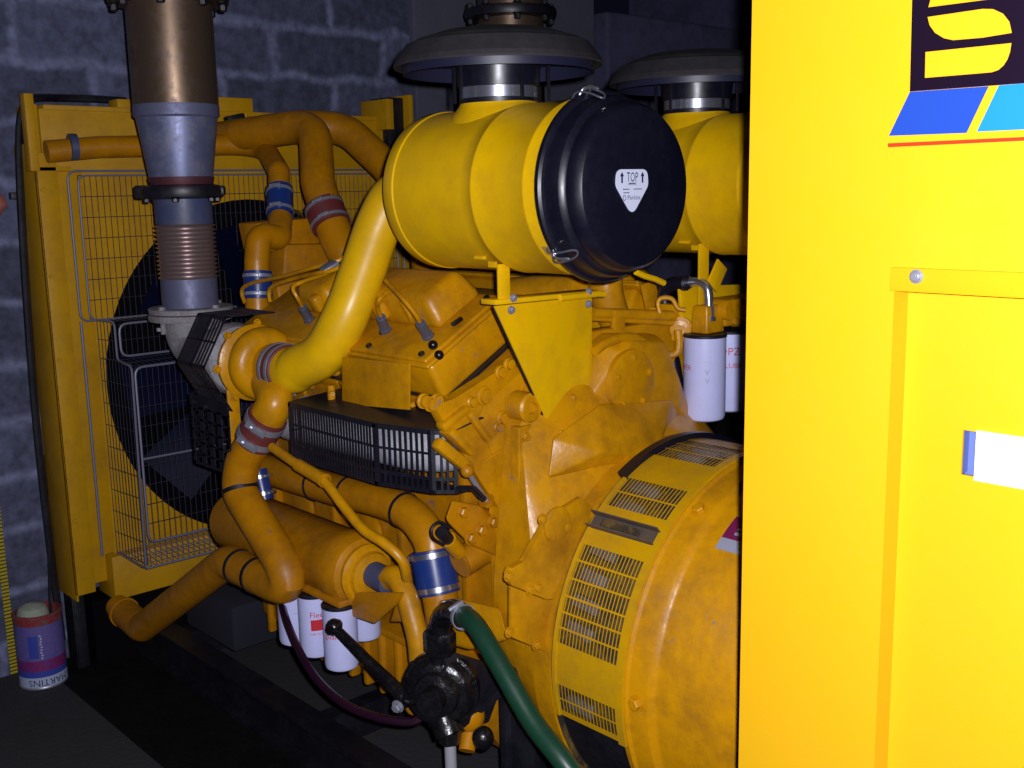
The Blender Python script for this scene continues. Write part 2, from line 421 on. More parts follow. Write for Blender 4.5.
m = MB(); a, b = at(226, 121, X=-3.66), at(243, 117, X=-3.66); m.bar(a, b, .04, .03, bev=.006); m.cyl(at(230, 128, X=-3.68), at(240, 122, X=-3.66), .012, n=10); m.build('bleed_tap', 'blk', rd, label='black bleed tap')
m = MB(); a = at(246, 117, X=-3.655); m.cyl(a+V(0, 0, -.012), a+V(0, 0, .012), .007, n=10); m.build('tap_stud', 'rad', rd)
# shroud plate with its round fan opening
FZ, FR = 1.00, .635
m = MB(); n = 64
bm = m.bm; y0, y1, z0, z1 = 1.44, 2.66, .33, 1.74
for X in (-3.69,):
    inner = []; outer = []
    for k in range(n):
        a = 2*PI*k/n; c, s_ = math.cos(a), math.sin(a)
        ry, rz = .585, FR
        inner.append(V(X, YC+ry*c, FZ+rz*s_))
        t = 1e9
        if abs(c) > 1e-6: t = min(t, ((y1 if c > 0 else y0)-YC)/c)
        if abs(s_) > 1e-6: t = min(t, ((z1 if s_ > 0 else z0)-FZ)/s_)
        outer.append(V(X, YC+c*t, FZ+s_*t))
    vi = [bm.verts.new(p) for p in inner]; vo = [bm.verts.new(p) for p in outer]; vb = [bm.verts.new(p-V(.05, 0, 0)) for p in inner]
    for k in range(n):
        j = (k+1) % n; m._f([vi[k], vi[j], vo[j], vo[k]]); m._f([vi[k], vb[k], vb[j], vi[j]])
m.build('fan_shroud', 'rad', rd)
m = MB(); m.box(-3.845, -3.76, 1.42, 2.68, .33, 1.74); m.build('core', 'core', rd, label='black finned cooling core behind the fan')
m = MB(); m.box(-3.80, -3.655, 1.415, 2.685, .24, .40, .004)
m.build('bottom_tank', 'rad', rd)
m = MB(); m.box(-3.845, -3.705, 1.35, 2.75, .0, .238); m.build('gap_shade_box', 'core', rd, label='black box added to darken the gap under the radiator')  # added black box: paints the gap below the bottom tank as deep shade
# cable along the radiator
pts = [at(x, y, X=-3.80) for x, y in ((126, 101), (95, 99), (60, 98))]+[at(x, y, X=-3.74) for x, y in ((36, 98), (26, 103))]+[at(20, 125, X=-3.76)]
pts += [at(x, y, X=-3.78) for x, y in ((20, 180), (26, 290), (36, 420), (48, 530), (62, 640))]
m = MB().tube(spline(pts, 5), .013, 8)
o = m.build('cable', 'blk'); tag(o, 'thick black cable running over and down the left side of the yellow radiator', 'cable')
m = MB(); a = at(13, 196, X=-3.84); m.box(-3.849, -3.82, a.y-.012, a.y+.05, a.z-.012, a.z+.012, .003)
tag(m.build('cable_clip', 'blk'), 'small black clip on the block wall holding the thick cable', 'clip')
# ------------------------------------------------------------------ fan guard
fg = thing('fan_guard', 'wire mesh fan guard cage in front of the radiator', 'fan guard', (-3.5, YC, .4))
GY0, GY1 = 1.425, 2.675
GF0, GF1 = 1.372, 2.728
X1, X2, X3 = -3.625, -3.53, -3.42
ZT, ZA, ZB, ZC, ZD = 1.74, 1.245, 1.115, .50, .425
def rect_frame(m, X, ya, yb, za, zb, r=.0042, rr=.03, ins=0):
    pts = fillet([(X, (ya+yb)/2, za), (X, yb, za), (X, yb, zb), (X, ya, zb), (X, ya, za), (X, (ya+yb)/2, za)], rr, 4)
    m.tube(pts, r, 6)
m = MB()
rect_frame(m, X1, GF0, GF1, ZA, ZT); rect_frame(m, X1, GF0+.032, GF1-.032, ZA, ZT-.015, .0035)
for y in (GF0, GF1): m.tube([(X1, y, ZA), (X1, y, ZD)], .0045, 6)
rect_frame(m, X2, GY0+.035, GY1-.035, ZB+.01, ZA-.01)
rect_frame(m, X3, GY0+.03, GY1-.03, ZC, ZB-.015)
m.tube([(X3, GY0+.03, .79), (X3, GY1-.03, .79)], .004, 6)
m.tube(fillet([(X1, GY0, ZA), (X2, GY0+.02, ZA), (X2, GY0+.02, ZB), (X3, GY0+.02, ZB-.01), (X3+.005, GY0+.01, ZD-.01), (X1, GY0, ZD)], .02, 3), .004, 6)
m.tube(fillet([(X1, GY1, ZA), (X2, GY1-.02, ZA), (X2, GY1-.02, ZB), (X3, GY1-.02, ZB-.01), (X3+.005, GY1-.01, ZD-.01), (X1, GY1, ZD)], .02, 3), .004, 6)
m.tube([(X3+.005, GY0+.01, ZD-.01), (X3+.005, GY1-.01, ZD-.01)], .004, 6)
m.tube([(X1, GY0, ZA), (X1, GY1, ZA)], .0035, 6)
m.build('guard_frame', 'wire', fg)
WR = .00105
def wires(m, o, u, v, nu, nv, r=WR, extra=True):
    """grid over the parallelogram o, o+u, o+v"""
    o, u, v = Vector(o), Vector(u), Vector(v)
    for k in range(nu+1): m.tube([o+u*(k/nu), o+u*(k/nu)+v], r, 4, False)
    for k in range(nv+1): m.tube([o+v*(k/nv), o+v*(k/nv)+u], r, 4, False)
W = GY1-GY0
m = MB(); wires(m, (X1, GF0+.032, ZA), (0, GF1-GF0-.064, 0), (0, 0, ZT-ZA-.015), 64, 7)
m.build('upper_mesh', 'wired', fg, ang=0)
m = MB()
wires(m, (X2, GY0+.035, ZB+.01), (0, W-.07, 0), (0, 0, ZA-ZB-.02), 60, 2)
wires(m, (X1, GY0+.02, ZA), (0, W-.04, 0), (X2-X1, 0, 0), 60, 2)
wires(m, (X2, GY0+.03, ZB), (0, W-.06, 0), (X3-X2, 0, -.01), 60, 2)
m.build('step_mesh', 'wired', fg, ang=0)
m = MB(); wires(m, (X3, GY0+.03, ZC), (0, W-.06, 0), (0, 0, ZB-ZC-.015), 60, 9)
m.build('front_mesh', 'wired', fg, ang=0)
m = MB(); wires(m, (X3, GY0+.03, ZC), (0, W-.06, 0), (.005, 0, ZD-ZC-.01), 60, 2); wires(m, (X1, GY0+.01, ZD), (0, W-.02, 0), (X3-X1, 0, -.01), 60, 5)
m.build('bottom_mesh', 'wire', fg, ang=0)
for y, nm in ((GY0, -1), (GY1, 1)):
    m = MB(); d = .02 if nm < 0 else -.02
    wires(m, (X1, y, ZD), (X3-X1, d, 0), (0, 0, ZB-ZD), 10, 9); wires(m, (X1, y, ZB), (X2-X1, d, 0), (0, 0, ZA-ZB), 5, 2)
    m.build('side_mesh', 'wired', fg, ang=0)
# ------------------------------------------------------------------ fan
fn = thing('cooling_fan', 'large dark engine fan inside the round radiator shroud opening', 'fan', (-3.6, YC, FZ-.5))
m = MB().lathe((-3.70, YC, FZ), (1, 0, 0), [(.10, 0), (.12, .02), (.12, .13), (.10, .15), (0.0, .16)], 24); m.build('hub', 'blk', fn)
M['fanblue'] = mat('dark_blue_fan_paint', (.003, .004, .022), .5, spec=.12)
for k in range(9):
    a = 2*PI*k/9+.35; c, s_ = math.cos(a), math.sin(a)
    rv = V(0, c, s_); tv = V(0, -s_, c)
    m = MB(); L0, L1 = [], []
    for i in range(7):
        t = i/6; r = .11+.44*t; w = .085+.03*t; tw = .75-.35*t
        ch = tv*math.cos(tw)+V(1, 0, 0)*math.sin(tw)
        c0 = V(-3.635, YC, FZ)+rv*r
        L0.append([c0-ch*w, c0+V(.012, 0, 0), c0+ch*w])
    vs = [[m.bm.verts.new(p) for p in row] for row in L0]; vb = [[m.bm.verts.new(p+V(-.005, 0, 0)) for p in row] for row in L0]
    for i in range(6):
        for j in range(2):
            m._f([vs[i][j], vs[i+1][j], vs[i+1][j+1], vs[i][j+1]]); m._f([vb[i][j], vb[i][j+1], vb[i+1][j+1], vb[i+1][j]])
        m._f([vs[i][0], vb[i][0], vb[i+1][0], vs[i+1][0]]); m._f([vs[i][2], vs[i+1][2], vb[i+1][2], vb[i][2]])
    m._f([vs[6][0], vb[6][0], vb[6][1], vs[6][1]]); m._f([vs[6][1], vb[6][1], vb[6][2], vs[6][2]])
    m._f([vs[0][0], vs[0][1], vb[0][1], vb[0][0]]); m._f([vs[0][1], vs[0][2], vb[0][2], vb[0][1]])
    m.build('blade', 'fanblue', fn)
# ------------------------------------------------------------------ exhausts
EX, EY = -3.065, 1.494
def exhaust(Y, X, zf, label, ztop, zu0=None):
    t = thing('exhaust_pipe', label, 'exhaust pipe', (X, Y, zf-.40), 'vertical exhaust pipes')
    P = lambda z: (X, Y, z)
    zc = zf+.235
    m = MB().lathe(P(zc), (0, 0, 1), [(.108, 0), (.122, .012), (.122, ztop-zc), (.118, ztop-zc), (.118, .01)], 40, False, False)
    m.build('upper_pipe', 'tan', t, label='brown heat tinted stainless pipe')
    m = MB().lathe(P(zc-.025), (0, 0, 1), [(.116, 0), (.1225, .006), (.1235, .012), (.1225, .018), (.1235, .03), (.1225, .038)], 40, False, False); m.build('weld_band', 'steel', t)
    m = MB().lathe(P(zf+.02), (0, 0, 1), [(.088, 0), (.092, .02), (.117, zc-zf-.04), (.117, zc-zf-.02)], 40, False, False); m.build('cone', 'cone', t, label='heat blued steel cone')
    m = MB().lathe(P(zf+.018), (0, 0, 1), [(.0895, 0), (.0925, .008), (.0955, .022), (.094, .024)], 40, False, False); m.build('burn_ring', 'burn', t)
    m = MB().lathe(P(zf-.022), (0, 0, 1), [(.092, 0), (.118, .006), (.122, .02), (.118, .036), (.095, .042)], 40)
    m.bar((X-.142*_R0.x, Y-.142*_R0.y, zf), (X-.10*_R0.x, Y-.10*_R0.y, zf), .03, .04, bev=.008)
    m.bar((X+.10*_R0.x, Y+.10*_R0.y, zf), (X+.128*_R0.x, Y+.128*_R0.y, zf), .03, .03, bev=.008)
    for k in range(6):
        a = k*PI/3+.4; m.bolt((X+.107*math.cos(a), Y+.107*math.sin(a), zf-.02), (0, 0, -1), .009, .009)
    m.build('clamp_flange', 'blk', t)
    m = MB().lathe(P(zf-.095), (0, 0, 1), [(.084, 0), (.084, .08)], 40, False, False); m.build('neck', 'dblue', t)
    prof = []; nb = 13; pz = .0127
    for i in range(nb):
        z = i*pz; prof += [(.080, z), (.0815, z+.0026), (.0872, z+.0042), (.0885, z+.0063), (.0872, z+.0084), (.0815, z+.010)]
    prof.append((.0805, nb*pz))
    m = MB().lathe(P(zf-.095-nb*pz), (0, 0, 1), prof, 40, False, False); m.build('bellows', 'bell', t, ang=60, label='coppery corrugated bellows')
    zb = zf-.095-nb*pz
    m = MB().lathe(P(zb-.085), (0, 0, 1), [(.083, 0), (.083, .09)], 40, False, False); m.build('lower_sleeve', 'steel', t)
    m = MB().lathe(P(zb-.10), (0, 0, 1), [(.083, 0), (.123, .001), (.125, .014), (.123, .016), (.086, .018)], 40, False, False)
    m.lathe(P(zb-.122), (0, 0, 1), [(.07, 0), (.125, .001), (.127, .01), (.125, .0195), (.085, .020)], 40, False, False)
    for k in range(4):
        a = k*PI/2+.25; m.bolt((X+.108*math.cos(a), Y+.108*math.sin(a), zb-.084), (0, 0, 1), .009, .008); m.cyl((X+.108*math.cos(a), Y+.108*math.sin(a), zb-.155), (X+.108*math.cos(a), Y+.108*math.sin(a), zb-.12), .008, n=8)
    m.build('lower_flange', 'cast', t)
    # upper clamp just under the frame's top edge
    zu = 2.215 if zu0 is None else zu0
    m = MB().lathe(P(zu-.02), (0, 0, 1), [(.127, 0), (.168, .004), (.172, .02), (.168, .036), (.127, .042)], 40)
    for k in range(8):
        a = k*PI/4+.2; m.bolt((X+.152*math.cos(a), Y+.152*math.sin(a), zu-.02), (0, 0, -1), .011, .016)
        m.bolt((X+.152*math.cos(a), Y+.152*math.sin(a), zu+.02), (0, 0, 1), .011, .016)
    m.build('upper_flange', 'blk', t)
    return t, zb-.122
ex, zel = exhaust(EY, EX, 1.665, 'exhaust pipe with corrugated bellows in front of the radiator, left of the two', 3.6)
ex2, _ = exhaust(2.84, EX, 1.665, 'exhaust pipe of the far engine bank behind the nearer black air intake cap', 3.6, 2.288)
# cast elbow from the exhaust flange to the turbine
def turbo(Y, label, z):
    X0, Z0 = -2.645, 1.187
    t = thing('turbocharger', label, 'turbocharger', (X0, Y, .95), 'turbochargers')
    m = MB(); pts = fillet([(EX, Y, z+.01), (EX, Y, Z0+.005), (-2.80, Y, Z0)], .12, 8)
    R = [.083-.015*min(1, i/6) for i in range(len(pts))]
    m.tube(pts, R, 28)
    m.cyl((EX-.03, Y-.09, z-.03), (EX-.03, Y-.09, z-.02), .01); m.build('turbine_elbow', 'cast', t, label='rough grey cast elbow under the exhaust')
    m = MB().lathe((-2.86, Y, Z0), (1, 0, 0), [(.07, 0), (.100, .02), (.105, .045), (.095, .075), (.055, .09)], 32); m.build('turbine_housing', 'cast', t)
    m = MB().lathe((-2.77, Y, Z0), (1, 0, 0), [(.05, 0), (.055, .06)], 24)
    m.lathe((-2.72, Y, Z0), (1, 0, 0), [(.06, 0), (.105, .004), (.108, .02), (.09, .03)], 36)
    # scroll: radius grows round to the outlet
    pts = []; R = []
    for k in range(37):
        a = RAD(-75)+2*PI*.97*k/36*-1
        rr = .032+.010*(k/36); pts.append((X0-.005, Y+.068*math.cos(a), Z0+.068*math.sin(a))); R.append(rr)
    m.tube(pts, R, 16)
    m.lathe((X0-.04, Y, Z0), (1, 0, 0), [(.085, 0), (.09, .03), (.072, .062), (.060, .07), (.058, .085), (.064, .088), (.064, .115), (.055, .118)], 36)
    m.build('compressor_housing', 'ora' if 0 else 'yel', t, ang=50)
    m = MB()
    for k in range(7):
        a = k*2*PI/7+.5; m.bolt((X0-.06, Y+.112*math.cos(a), Z0+.112*math.sin(a)), (1, 0, 0), .008, .01)
    m.build('housing_bolt', 'yel', t)
    m = MB(); pa, pb = at(270, 413, Y=1.435), at(243, 460, Y=1.40); dd = (pb-pa).normalized()
    m.tube(fillet([V(X0, Y, Z0-.03), pa-dd*.045, pa+dd*.03], .12, 8), .0485, 28)
    m.build('outlet', 'yel', t)
    m = MB(); m.box(X0-.085, X0-.075, Y-.078, Y-.042, .80, Z0-.06, .003); m.build('support_strut', 'yel', t)
    return t
turbo(EY, 'yellow turbocharger under the bent intake pipe, next to the black slotted heat shield', zel)
# ------------------------------------------------------------------ slotted heat shield round the turbine
hs = thing('turbine_heat_shield', 'black slotted sheet metal heat shield wrapped around the turbocharger turbine', 'heat shield', (-2.9, EY, .8))
HX0, HX1 = -2.865, -2.70
hz = 1.19
def hp(a, r=.152): return (EY+r*math.cos(RAD(a)), hz+r*math.sin(RAD(a)))
def slotted(m, o, u, v, nu, border=.012, bar=.42, cross=1, th=.0025):
    """sheet o + u*[0..1] + v*[0..1] with nu slots across u running along v"""
    o, u, v = Vector(o), Vector(u), Vector(v); n = u.cross(v).normalized(); lu, lv = u.length, v.length; eu, ev = u/lu, v/lv
    def strip(a, b, w, up): m.bar(a, b, w, th, up=n)
    m.bar(o+ev*border/2, o+u+ev*border/2, border, th, up=n); m.bar(o+v-ev*border/2, o+v+u-ev*border/2, border, th, up=n)
    m.bar(o+eu*border/2, o+eu*border/2+v, border, th, up=n); m.bar(o+u-eu*border/2, o+u-eu*border/2+v, border, th, up=n)
    iw = lu-2*border; p = iw/nu
    for k in range(1, nu): m.bar(o+eu*(border+p*k)+ev*border, o+eu*(border+p*k)+v-ev*border, p*bar, th, up=n)
    for k in range(1, cross+1): m.bar(o+v*(k/(cross+1)), o+v*(k/(cross+1))+u, .005, th, up=n)
corners = [60, 120, 180, 240]
for i in range(3):
    (ya, za), (yb, zb) = hp(corners[i]), hp(corners[i+1])
    m = MB()
    slotted(m, (HX0, ya, za), (.085, 0, 0), (0, yb-ya, zb-za), 8, .008, .45, 1)
    slotted(m, (HX0+.085, ya, za), (HX1-HX0-.085, 0, 0), (0, yb-ya, zb-za), 4, .007, .35, 1)
    m.build('shield_panel', 'guard', hs)
# lower box of the shield
(yb, zb) = hp(240)
m = MB(); 
lbx = -2.835
q0 = at(190, 394, X=lbx); q1 = at(228, 400, Y=q0.y).x
slotted(m, (lbx, q0.y, q0.z), (q1-lbx, 0, 0), (0, 0, -.20), 4, .008, .5, 5)
m.build('lower_panel', 'guard', hs)
m = MB(); slotted(m, (lbx, q0.y, q0.z-.20), (0, 0, .20), (-.06, .10, .03), 11, .008, .5, 0); m.build('lower_end_panel', 'guard', hs)
m = MB(); m.box(lbx, q1, q0.y-.003, q0.y+.0, q0.z-.03, q0.z+.004)
for px, py in ((194, 402), (206, 407)): m.bolt(at(px, py, Y=q0.y-.004), (0, -1, 0), .0065, .006)
m.build('lower_strip', 'guard', hs)
# ------------------------------------------------------------------ engine
en = thing('diesel_engine', 'big yellow oily diesel engine block between the radiator and the alternator', 'engine', (-2.5, YC, .14))
def both(pts): return [V(x, y, z) for x, y, z in pts]
half = [(1.76, .40), (1.70, .48), (1.69, .92), (1.675, 1.0), (1.612, 1.12), (1.70, 1.16), (1.80, 1.18), (1.95, 1.13)]
poly = [(-2.98, y, z) for y, z in half]+[(-2.98, 2*YC-y, z) for y, z in reversed(half)]
m = MB().prism(poly, (1.08, 0, 0), .008)
# cast ribs and pads on the near flank
for x in (-2.95, -2.62, -2.29, -2.02): m.box(x-.012, x+.012, 1.672, 1.70, .52, .96, .004)
for x in (-2.8, -2.45, -2.15): m.lathe((x, 1.69, .70), (0, -1, 0), [(.055, 0), (.055, .012), (.045, .016), (0, .016)], 24)
m.build('crankcase', 'ora', en)
# sump with vertical ribs
m = MB().prism([(-3.05, 1.66, .44), (-3.05, 1.66, .30), (-3.05, 1.74, .20), (-3.05, 2.36, .20), (-3.05, 2.44, .30), (-3.05, 2.44, .44)], (1.10, 0, 0), .01)
m.box(-3.08, -1.93, 1.64, 2.46, .435, .455, .003)
for k in range(14):
    x = -3.0+k*.077; m.box(x, x+.022, 1.645, 1.68, .25, .44, .008)
m.build('sump', 'ora', en)
# one bank: head, rocker box and raised cover repeat along the engine
th = RAD(29)
def bank(x, s, n, mir):
    y = 1.60+s*math.cos(th)-n*math.sin(th); z = 1.152+s*math.sin(th)+n*math.cos(th)
    return V(x, 2*YC-y if mir else y, z)
def bbox(m, x0, x1, s0, s1, n0, n1, mir, bev=.006, ts=0., tx=0.):
    """box in the bank's own frame, optionally narrowing to the top"""
    pts = [bank(x, s, n0, mir) for x in (x0, x1) for s in (s0, s1)]+[bank(x, s, n1, mir) for x in (x0+tx, x1-tx) for s in (s0+ts, s1-ts)]
    vs = [m.bm.verts.new(p) for p in pts]
    fs = [m._f([vs[i] for i in q]) for q in ((0, 2, 3, 1), (4, 5, 7, 6), (0, 1, 5, 4), (2, 6, 7, 3), (0, 4, 6, 2), (1, 3, 7, 5))]
    if bev:
        r = bmesh.ops.bevel(m.bm, geom=list({e for f in fs for e in f.edges}), offset=bev, segments=3, affect='EDGES', profile=.5)
cyls = [(-2.43, -1.985), (-2.90, -2.445)]
for mir in (False, True):
    for i, (x0, x1) in enumerate(cyls):
        m = MB(); bbox(m, x0, x1+.075 if i == 0 else x1, .0, .30, -.15, -.002, mir, .008)
        bbox(m, x0-.002, x1+.012, -.012, .30, -.016, .004, mir, .004)
        hd = m.build('cylinder_head', 'ora', en)
        m = MB()
        for k in range(5):
            xx = x0+.05+k*(x1-x0-.08)/4
            m.bolt(bank(xx, -.012, -.02, mir)+V(0, 0, 0), (0, (.48 if not mir else -.48)*-1, -.2), .011, .012, False)
            m.bolt(bank(xx, -.002, -.07, mir), (0, -1 if not mir else 1, -.3), .010, .010)
        m.build('head_bolt', 'yel', hd)
        m = MB(); bbox(m, x0, x1, .002, .285, .0, .10, mir, .016, .006, .006)
        bbox(m, x0-.004, x1+.006, -.004, .29, .098, .110, mir, .005)
        bbox(m, x0+.004, x1-.004, .004, .283, .108, .120, mir, .006)
        rb = m.build('rocker_box', 'yel', en)
        m = MB(); bbox(m, x0-.001, x1+.013, -.004, .288, -.001, .007, mir, 0); m.build('gasket', 'blk', rb, label='dark gasket line')
        xa = x0+.03 if i == 0 else x0+.20
        m = MB(); bbox(m, xa, x1-.06, .115, .285, .118, .205, mir, .022, .02, .03)
        bbox(m, xa+.12, xa+.16, .10, .13, .14, .19, mir, .01)
        if i == 0: bbox(m, xa+.23, xa+.25, .118, .14, .13, .20, mir, .008)
        m.build('rocker_cover', 'yel', rb)
        for xx, s in ((x1-.03, .02), (x1-.03, .26), (x0+.03, .02), (x0+.2, .02)):
            m = MB(); m.bolt(bank(xx, s, .12, mir), bank(0, 0, 1, mir)-bank(0, 0, 0, mir), .0075, .008, False); m.build('cover_bolt', 'grease', rb)
# near bank: injector pipes with their grey unions
nrm = bank(0, 0, 1, False)-bank(0, 0, 0, False)
def injector(px, py, path, lab=None):
    base = path[-1]
    m = MB().tube(spline(path, 6), .0055, 8); ip = m.build('injector_pipe', 'yel', en)
    a = Vector(path[-1]); d = (Vector(path[-1])-Vector(path[-2])).normalized()
    m = MB(); m.cyl(a-d*.012, a+d*.035, .0125, n=10); m.cyl(a+d*.035, a+d*.05, .016, n=6); m.cyl(a-d*.02, a-d*.012, .008, n=8)
    m.build('union', 'union', ip, label='blue-grey pipe union')
    m = MB(); m.bolt(a+d*.052, d, .012, .012); m.box(*sum(([c-w, c+w] for c, w in zip(a+d*.065, (.018, .012, .008))), []), .003); m.build('fitting', 'grease', ip)
def on(px, py, x=None, y=None): return at(px, py, X=x, Y=y)
def onb(px, py, n):
    """photo pixel on the near bank, n above the head joint"""
    d = CF+CR*((px-512)/FPX)-CU*((py-384)/FPX); o = V(0, 0, CAMZ); q = bank(0, 0, n, False)
    return o+d*((q-o).dot(nrm)/d.dot(nrm))
injector(0, 0, [onb(386, 281, .27), onb(402, 298, .25), onb(415, 314, .21), onb(422, 326, .165)])
injector(0, 0, [onb(386, 293, .24), onb(379, 300, .24), onb(378, 308, .21), onb(382, 320, .165)])
injector(0, 0, [onb(350, 262, .27), onb(328, 273, .25), onb(302, 282, .24), onb(293, 288, .24), onb(298, 299, .21), onb(304, 310, .165)])
m = MB(); a = onb(452, 325, .125); m.bar(a, onb(462, 318, .125), .012, .010, up=nrm, bev=.002); m.sphere(onb(433, 345, .13), .012); m.sphere(onb(439, 355, .11), .012); m.build('box_latch', 'grease', en, label='greasy dark studs')
# return pipes looping towards the radiator
m = MB()
for k in range(2):
    e = [(356, 248), (336, 262), (312, 268)] if k == 0 else [(350, 262), (333, 270), (318, 273)]
    mid = [(280, 277), (256, 282), (244, 287)] if k == 0 else [(300, 277), (283, 282), (272, 287)]
    tail = [(242, 294), (245, 303)] if k == 0 else [(269, 293), (270, 302)]
    pts = [onb(x, y, .26) for x, y in e]+[at(x, y, Y=1.60) for x, y in mid+tail]
    m.tube(spline(pts, 5), .006, 8)
m.build('fuel_return_pipe', 'yel', en)
m = MB(); a, b = onb(322, 271, .262), onb(336, 262, .262); m.bar(a, b, .045, .012, up=nrm, bev=.003); m.build('pipe_clip', 'zinc', en, label='grey clip joining the thin pipes')
# flat yellow plate above the manifold guard
m = MB(); a, b, c, d = on(342, 357, y=1.53), on(409, 364, y=1.53), on(409, 410, y=1.53), on(342, 404, y=1.53)
m.prism([a, b, c, d], (0, .005, 0), .001); m.build('side_plate', 'yel', en)
m = MB(); a = on(331, 385, y=1.525); m.cyl(a, a+V(0, 0, -.045), .010, n=10); m.cyl(a+V(.0, 0, -.02), a+V(.02, -.01, -.02), .007, n=8); m.build('drain_cock', 'yel', en)
# rear face of block and head: flange, plugs, bolts, cast ribs
XB = -1.90
m = MB()
m.prism([at(x, y, X=XB) for x, y in ((424, 402), (446, 398), (500, 360), (530, 380), (530, 505), (492, 508), (472, 480), (456, 455), (440, 430))], (.034, 0, 0), .004)
m.prism([(XB, 1.66, .50), (XB, 1.66, 1.0), (XB, 1.60, 1.12), (XB, 1.62, 1.155), (XB, 1.86, 1.29), (XB, 2.24, 1.29), (XB, 2.48, 1.155), (XB, 2.50, 1.12), (XB, 2.44, 1.0), (XB, 2.44, .50)], (.035, 0, 0), .004)
def rib(p, q, w, h):
    a, b = on(*p, x=XB+.035), on(*q, x=XB+.035); m.bar(a, b, w, h, up=(1, 0, 0), bev=min(w, h)*.3)
rib((436, 442), (470, 470), .03, .03); rib((446, 430), (468, 452), .02, .045); rib((467, 412), (487, 440), .018, .03); rib((440, 428), (466, 408), .02, .03)
rib((487, 440), (518, 418), .006, .012); rib((482, 462), (516, 440), .006, .01)
m.build('rear_plate', 'yel', en)
m = MB()
for px, py, r in ((484, 396, .018), (500, 372, .013), (471, 402, .011), (502, 418, .014), (508, 364, .012), (430, 404, .014), (436, 400, .012), (423, 401, .014), (497, 427, .010)):
    a = on(px, py, x=XB+.036); m = MB(); m.lathe(a, (1, 0, 0), [(r*1.3, 0), (r*1.25, .004), (r, .006), (r*.95, .014), (0, .016)], 14); m.build('core_plug', 'yel', en)
# stud with its two nuts beside the manifold guard
m = MB(); a, b = on(467, 471, x=XB+.05), on(486, 500, x=XB+.05); m.cyl(a, b, .006, n=8); m.build('tie_rod', 'zinc', en)
m = MB(); m.sphere(a, .016); m.build('rod_end', 'ora', en)
m = MB(); m.bolt(b, b-a, .014, .014); m.build('rod_nut', 'ora', en)
# side castings below the guard
m = MB()
m.hull([on(x, y, x=XB+.02) for x, y in ((452, 500), (480, 505), (497, 535), (512, 545), (505, 560), (470, 545), (445, 520))]+[on(x, y, x=XB-.07) for x, y in ((452, 500), (500, 510), (512, 545), (470, 545))], .006)
for px, py in ((462, 512), (480, 530), (492, 522), (470, 538)): m.bolt(on(px, py, x=XB+.022), (1, 0, 0), .012, .014)
m.build('water_pump_casting', 'ora', en)
m = MB(); a, b = on(460, 563, x=-1.93), on(489, 545, x=-1.93); m.cyl(a, b, .038, n=20); m.cyl(a+(a-b)*.02, a, .030, n=20)
c = on(505, 545, x=-1.93); m.sphere(c, .042); m.cyl(c, on(497, 566, x=-1.93), .018, n=12); m.cyl(b, c, .026, n=16); m.build('tee_fitting', 'ora', en)
m = MB(); a, b = on(441, 531, x=-1.90), on(459, 552, x=-1.92); m.cyl(a, a+(b-a)*.40, .015, n=12); m.build('sensor_plug', 'blk', en, label='black plug with wire loop')
m = MB(); m.cyl(a+(b-a)*.40, b, .020, n=12); m.build('sensor_body', 'yel', en)
m = MB(); m.tube(spline([on(x, y, x=-1.89) for x, y in ((444, 545), (433, 538), (432, 528), (440, 522), (450, 528))], 5), .004, 6); m.build('sensor_wire', 'blk', en)
# flywheel housing
XF = -1.80
def F_(x, y, X=XF): return at(x, y, X=X)
m = MB()
L = [(1.70, .50), (1.70, 1.08), (1.69, 1.12), (1.76, 1.20), (1.80, 1.26), (1.88, 1.30)]
poly = [(XB+.03, y, z) for y, z in L]+[(XB+.03, 2*YC-y, z) for y, z in reversed(L)]
m.prism(poly, (.045, 0, 0), .006)
m.build('housing_flange', 'yel', en)
DY, DZ = 2.06, .578
hp2 = [at(x, y, X=-1.80) for x, y in ((520, 424), (519, 545), (508, 582), (508, 640))]
hp2 = [V(p.x, p.y, p.z) for p in hp2]+[V(-1.80, 1.80, 1.22), V(-1.80, 1.74, .40)]
hp2 += [V(p.x, 2*YC-p.y, p.z-(.15 if p.z > 1.0 else 0)) for p in hp2]
ringp = [V(-1.69, DY+.452*math.cos(RAD(a)), DZ+.452*math.sin(RAD(a))) for a in range(-30, 212, 5)]
m = MB().hull(hp2+[p+V(-.05, 0, 0) for p in hp2]+ringp)
m.lathe((-1.70, DY, DZ), (1, 0, 0), [(.30, 0), (.456, .0), (.457, .055), (.30, .056)], 72, False, False)
fl = [at(x, y, X=-1.788) for x, y in ((519, 428), (532, 424), (533, 500), (531, 548), (519, 548))]
m.prism(fl, (-.03, 0, 0), .003)
for px, py in ((525, 437), (525, 455), (525, 478), (525, 505), (525, 532)): m.bolt(at(px, py, X=-1.788), (1, 0, 0), .010, .007)
m.hull([F_(600, 404, -1.725), F_(553, 438, -1.738), F_(548, 478, -1.735), F_(602, 453, -1.672), F_(656, 456, -1.665), F_(640, 430, -1.68), F_(672, 400, -1.725), F_(600, 404, -1.82), F_(553, 438, -1.82), F_(548, 478, -1.80), F_(690, 440, -1.80)], .005)
m.build('flywheel_housing', 'yel', en, ang=20)
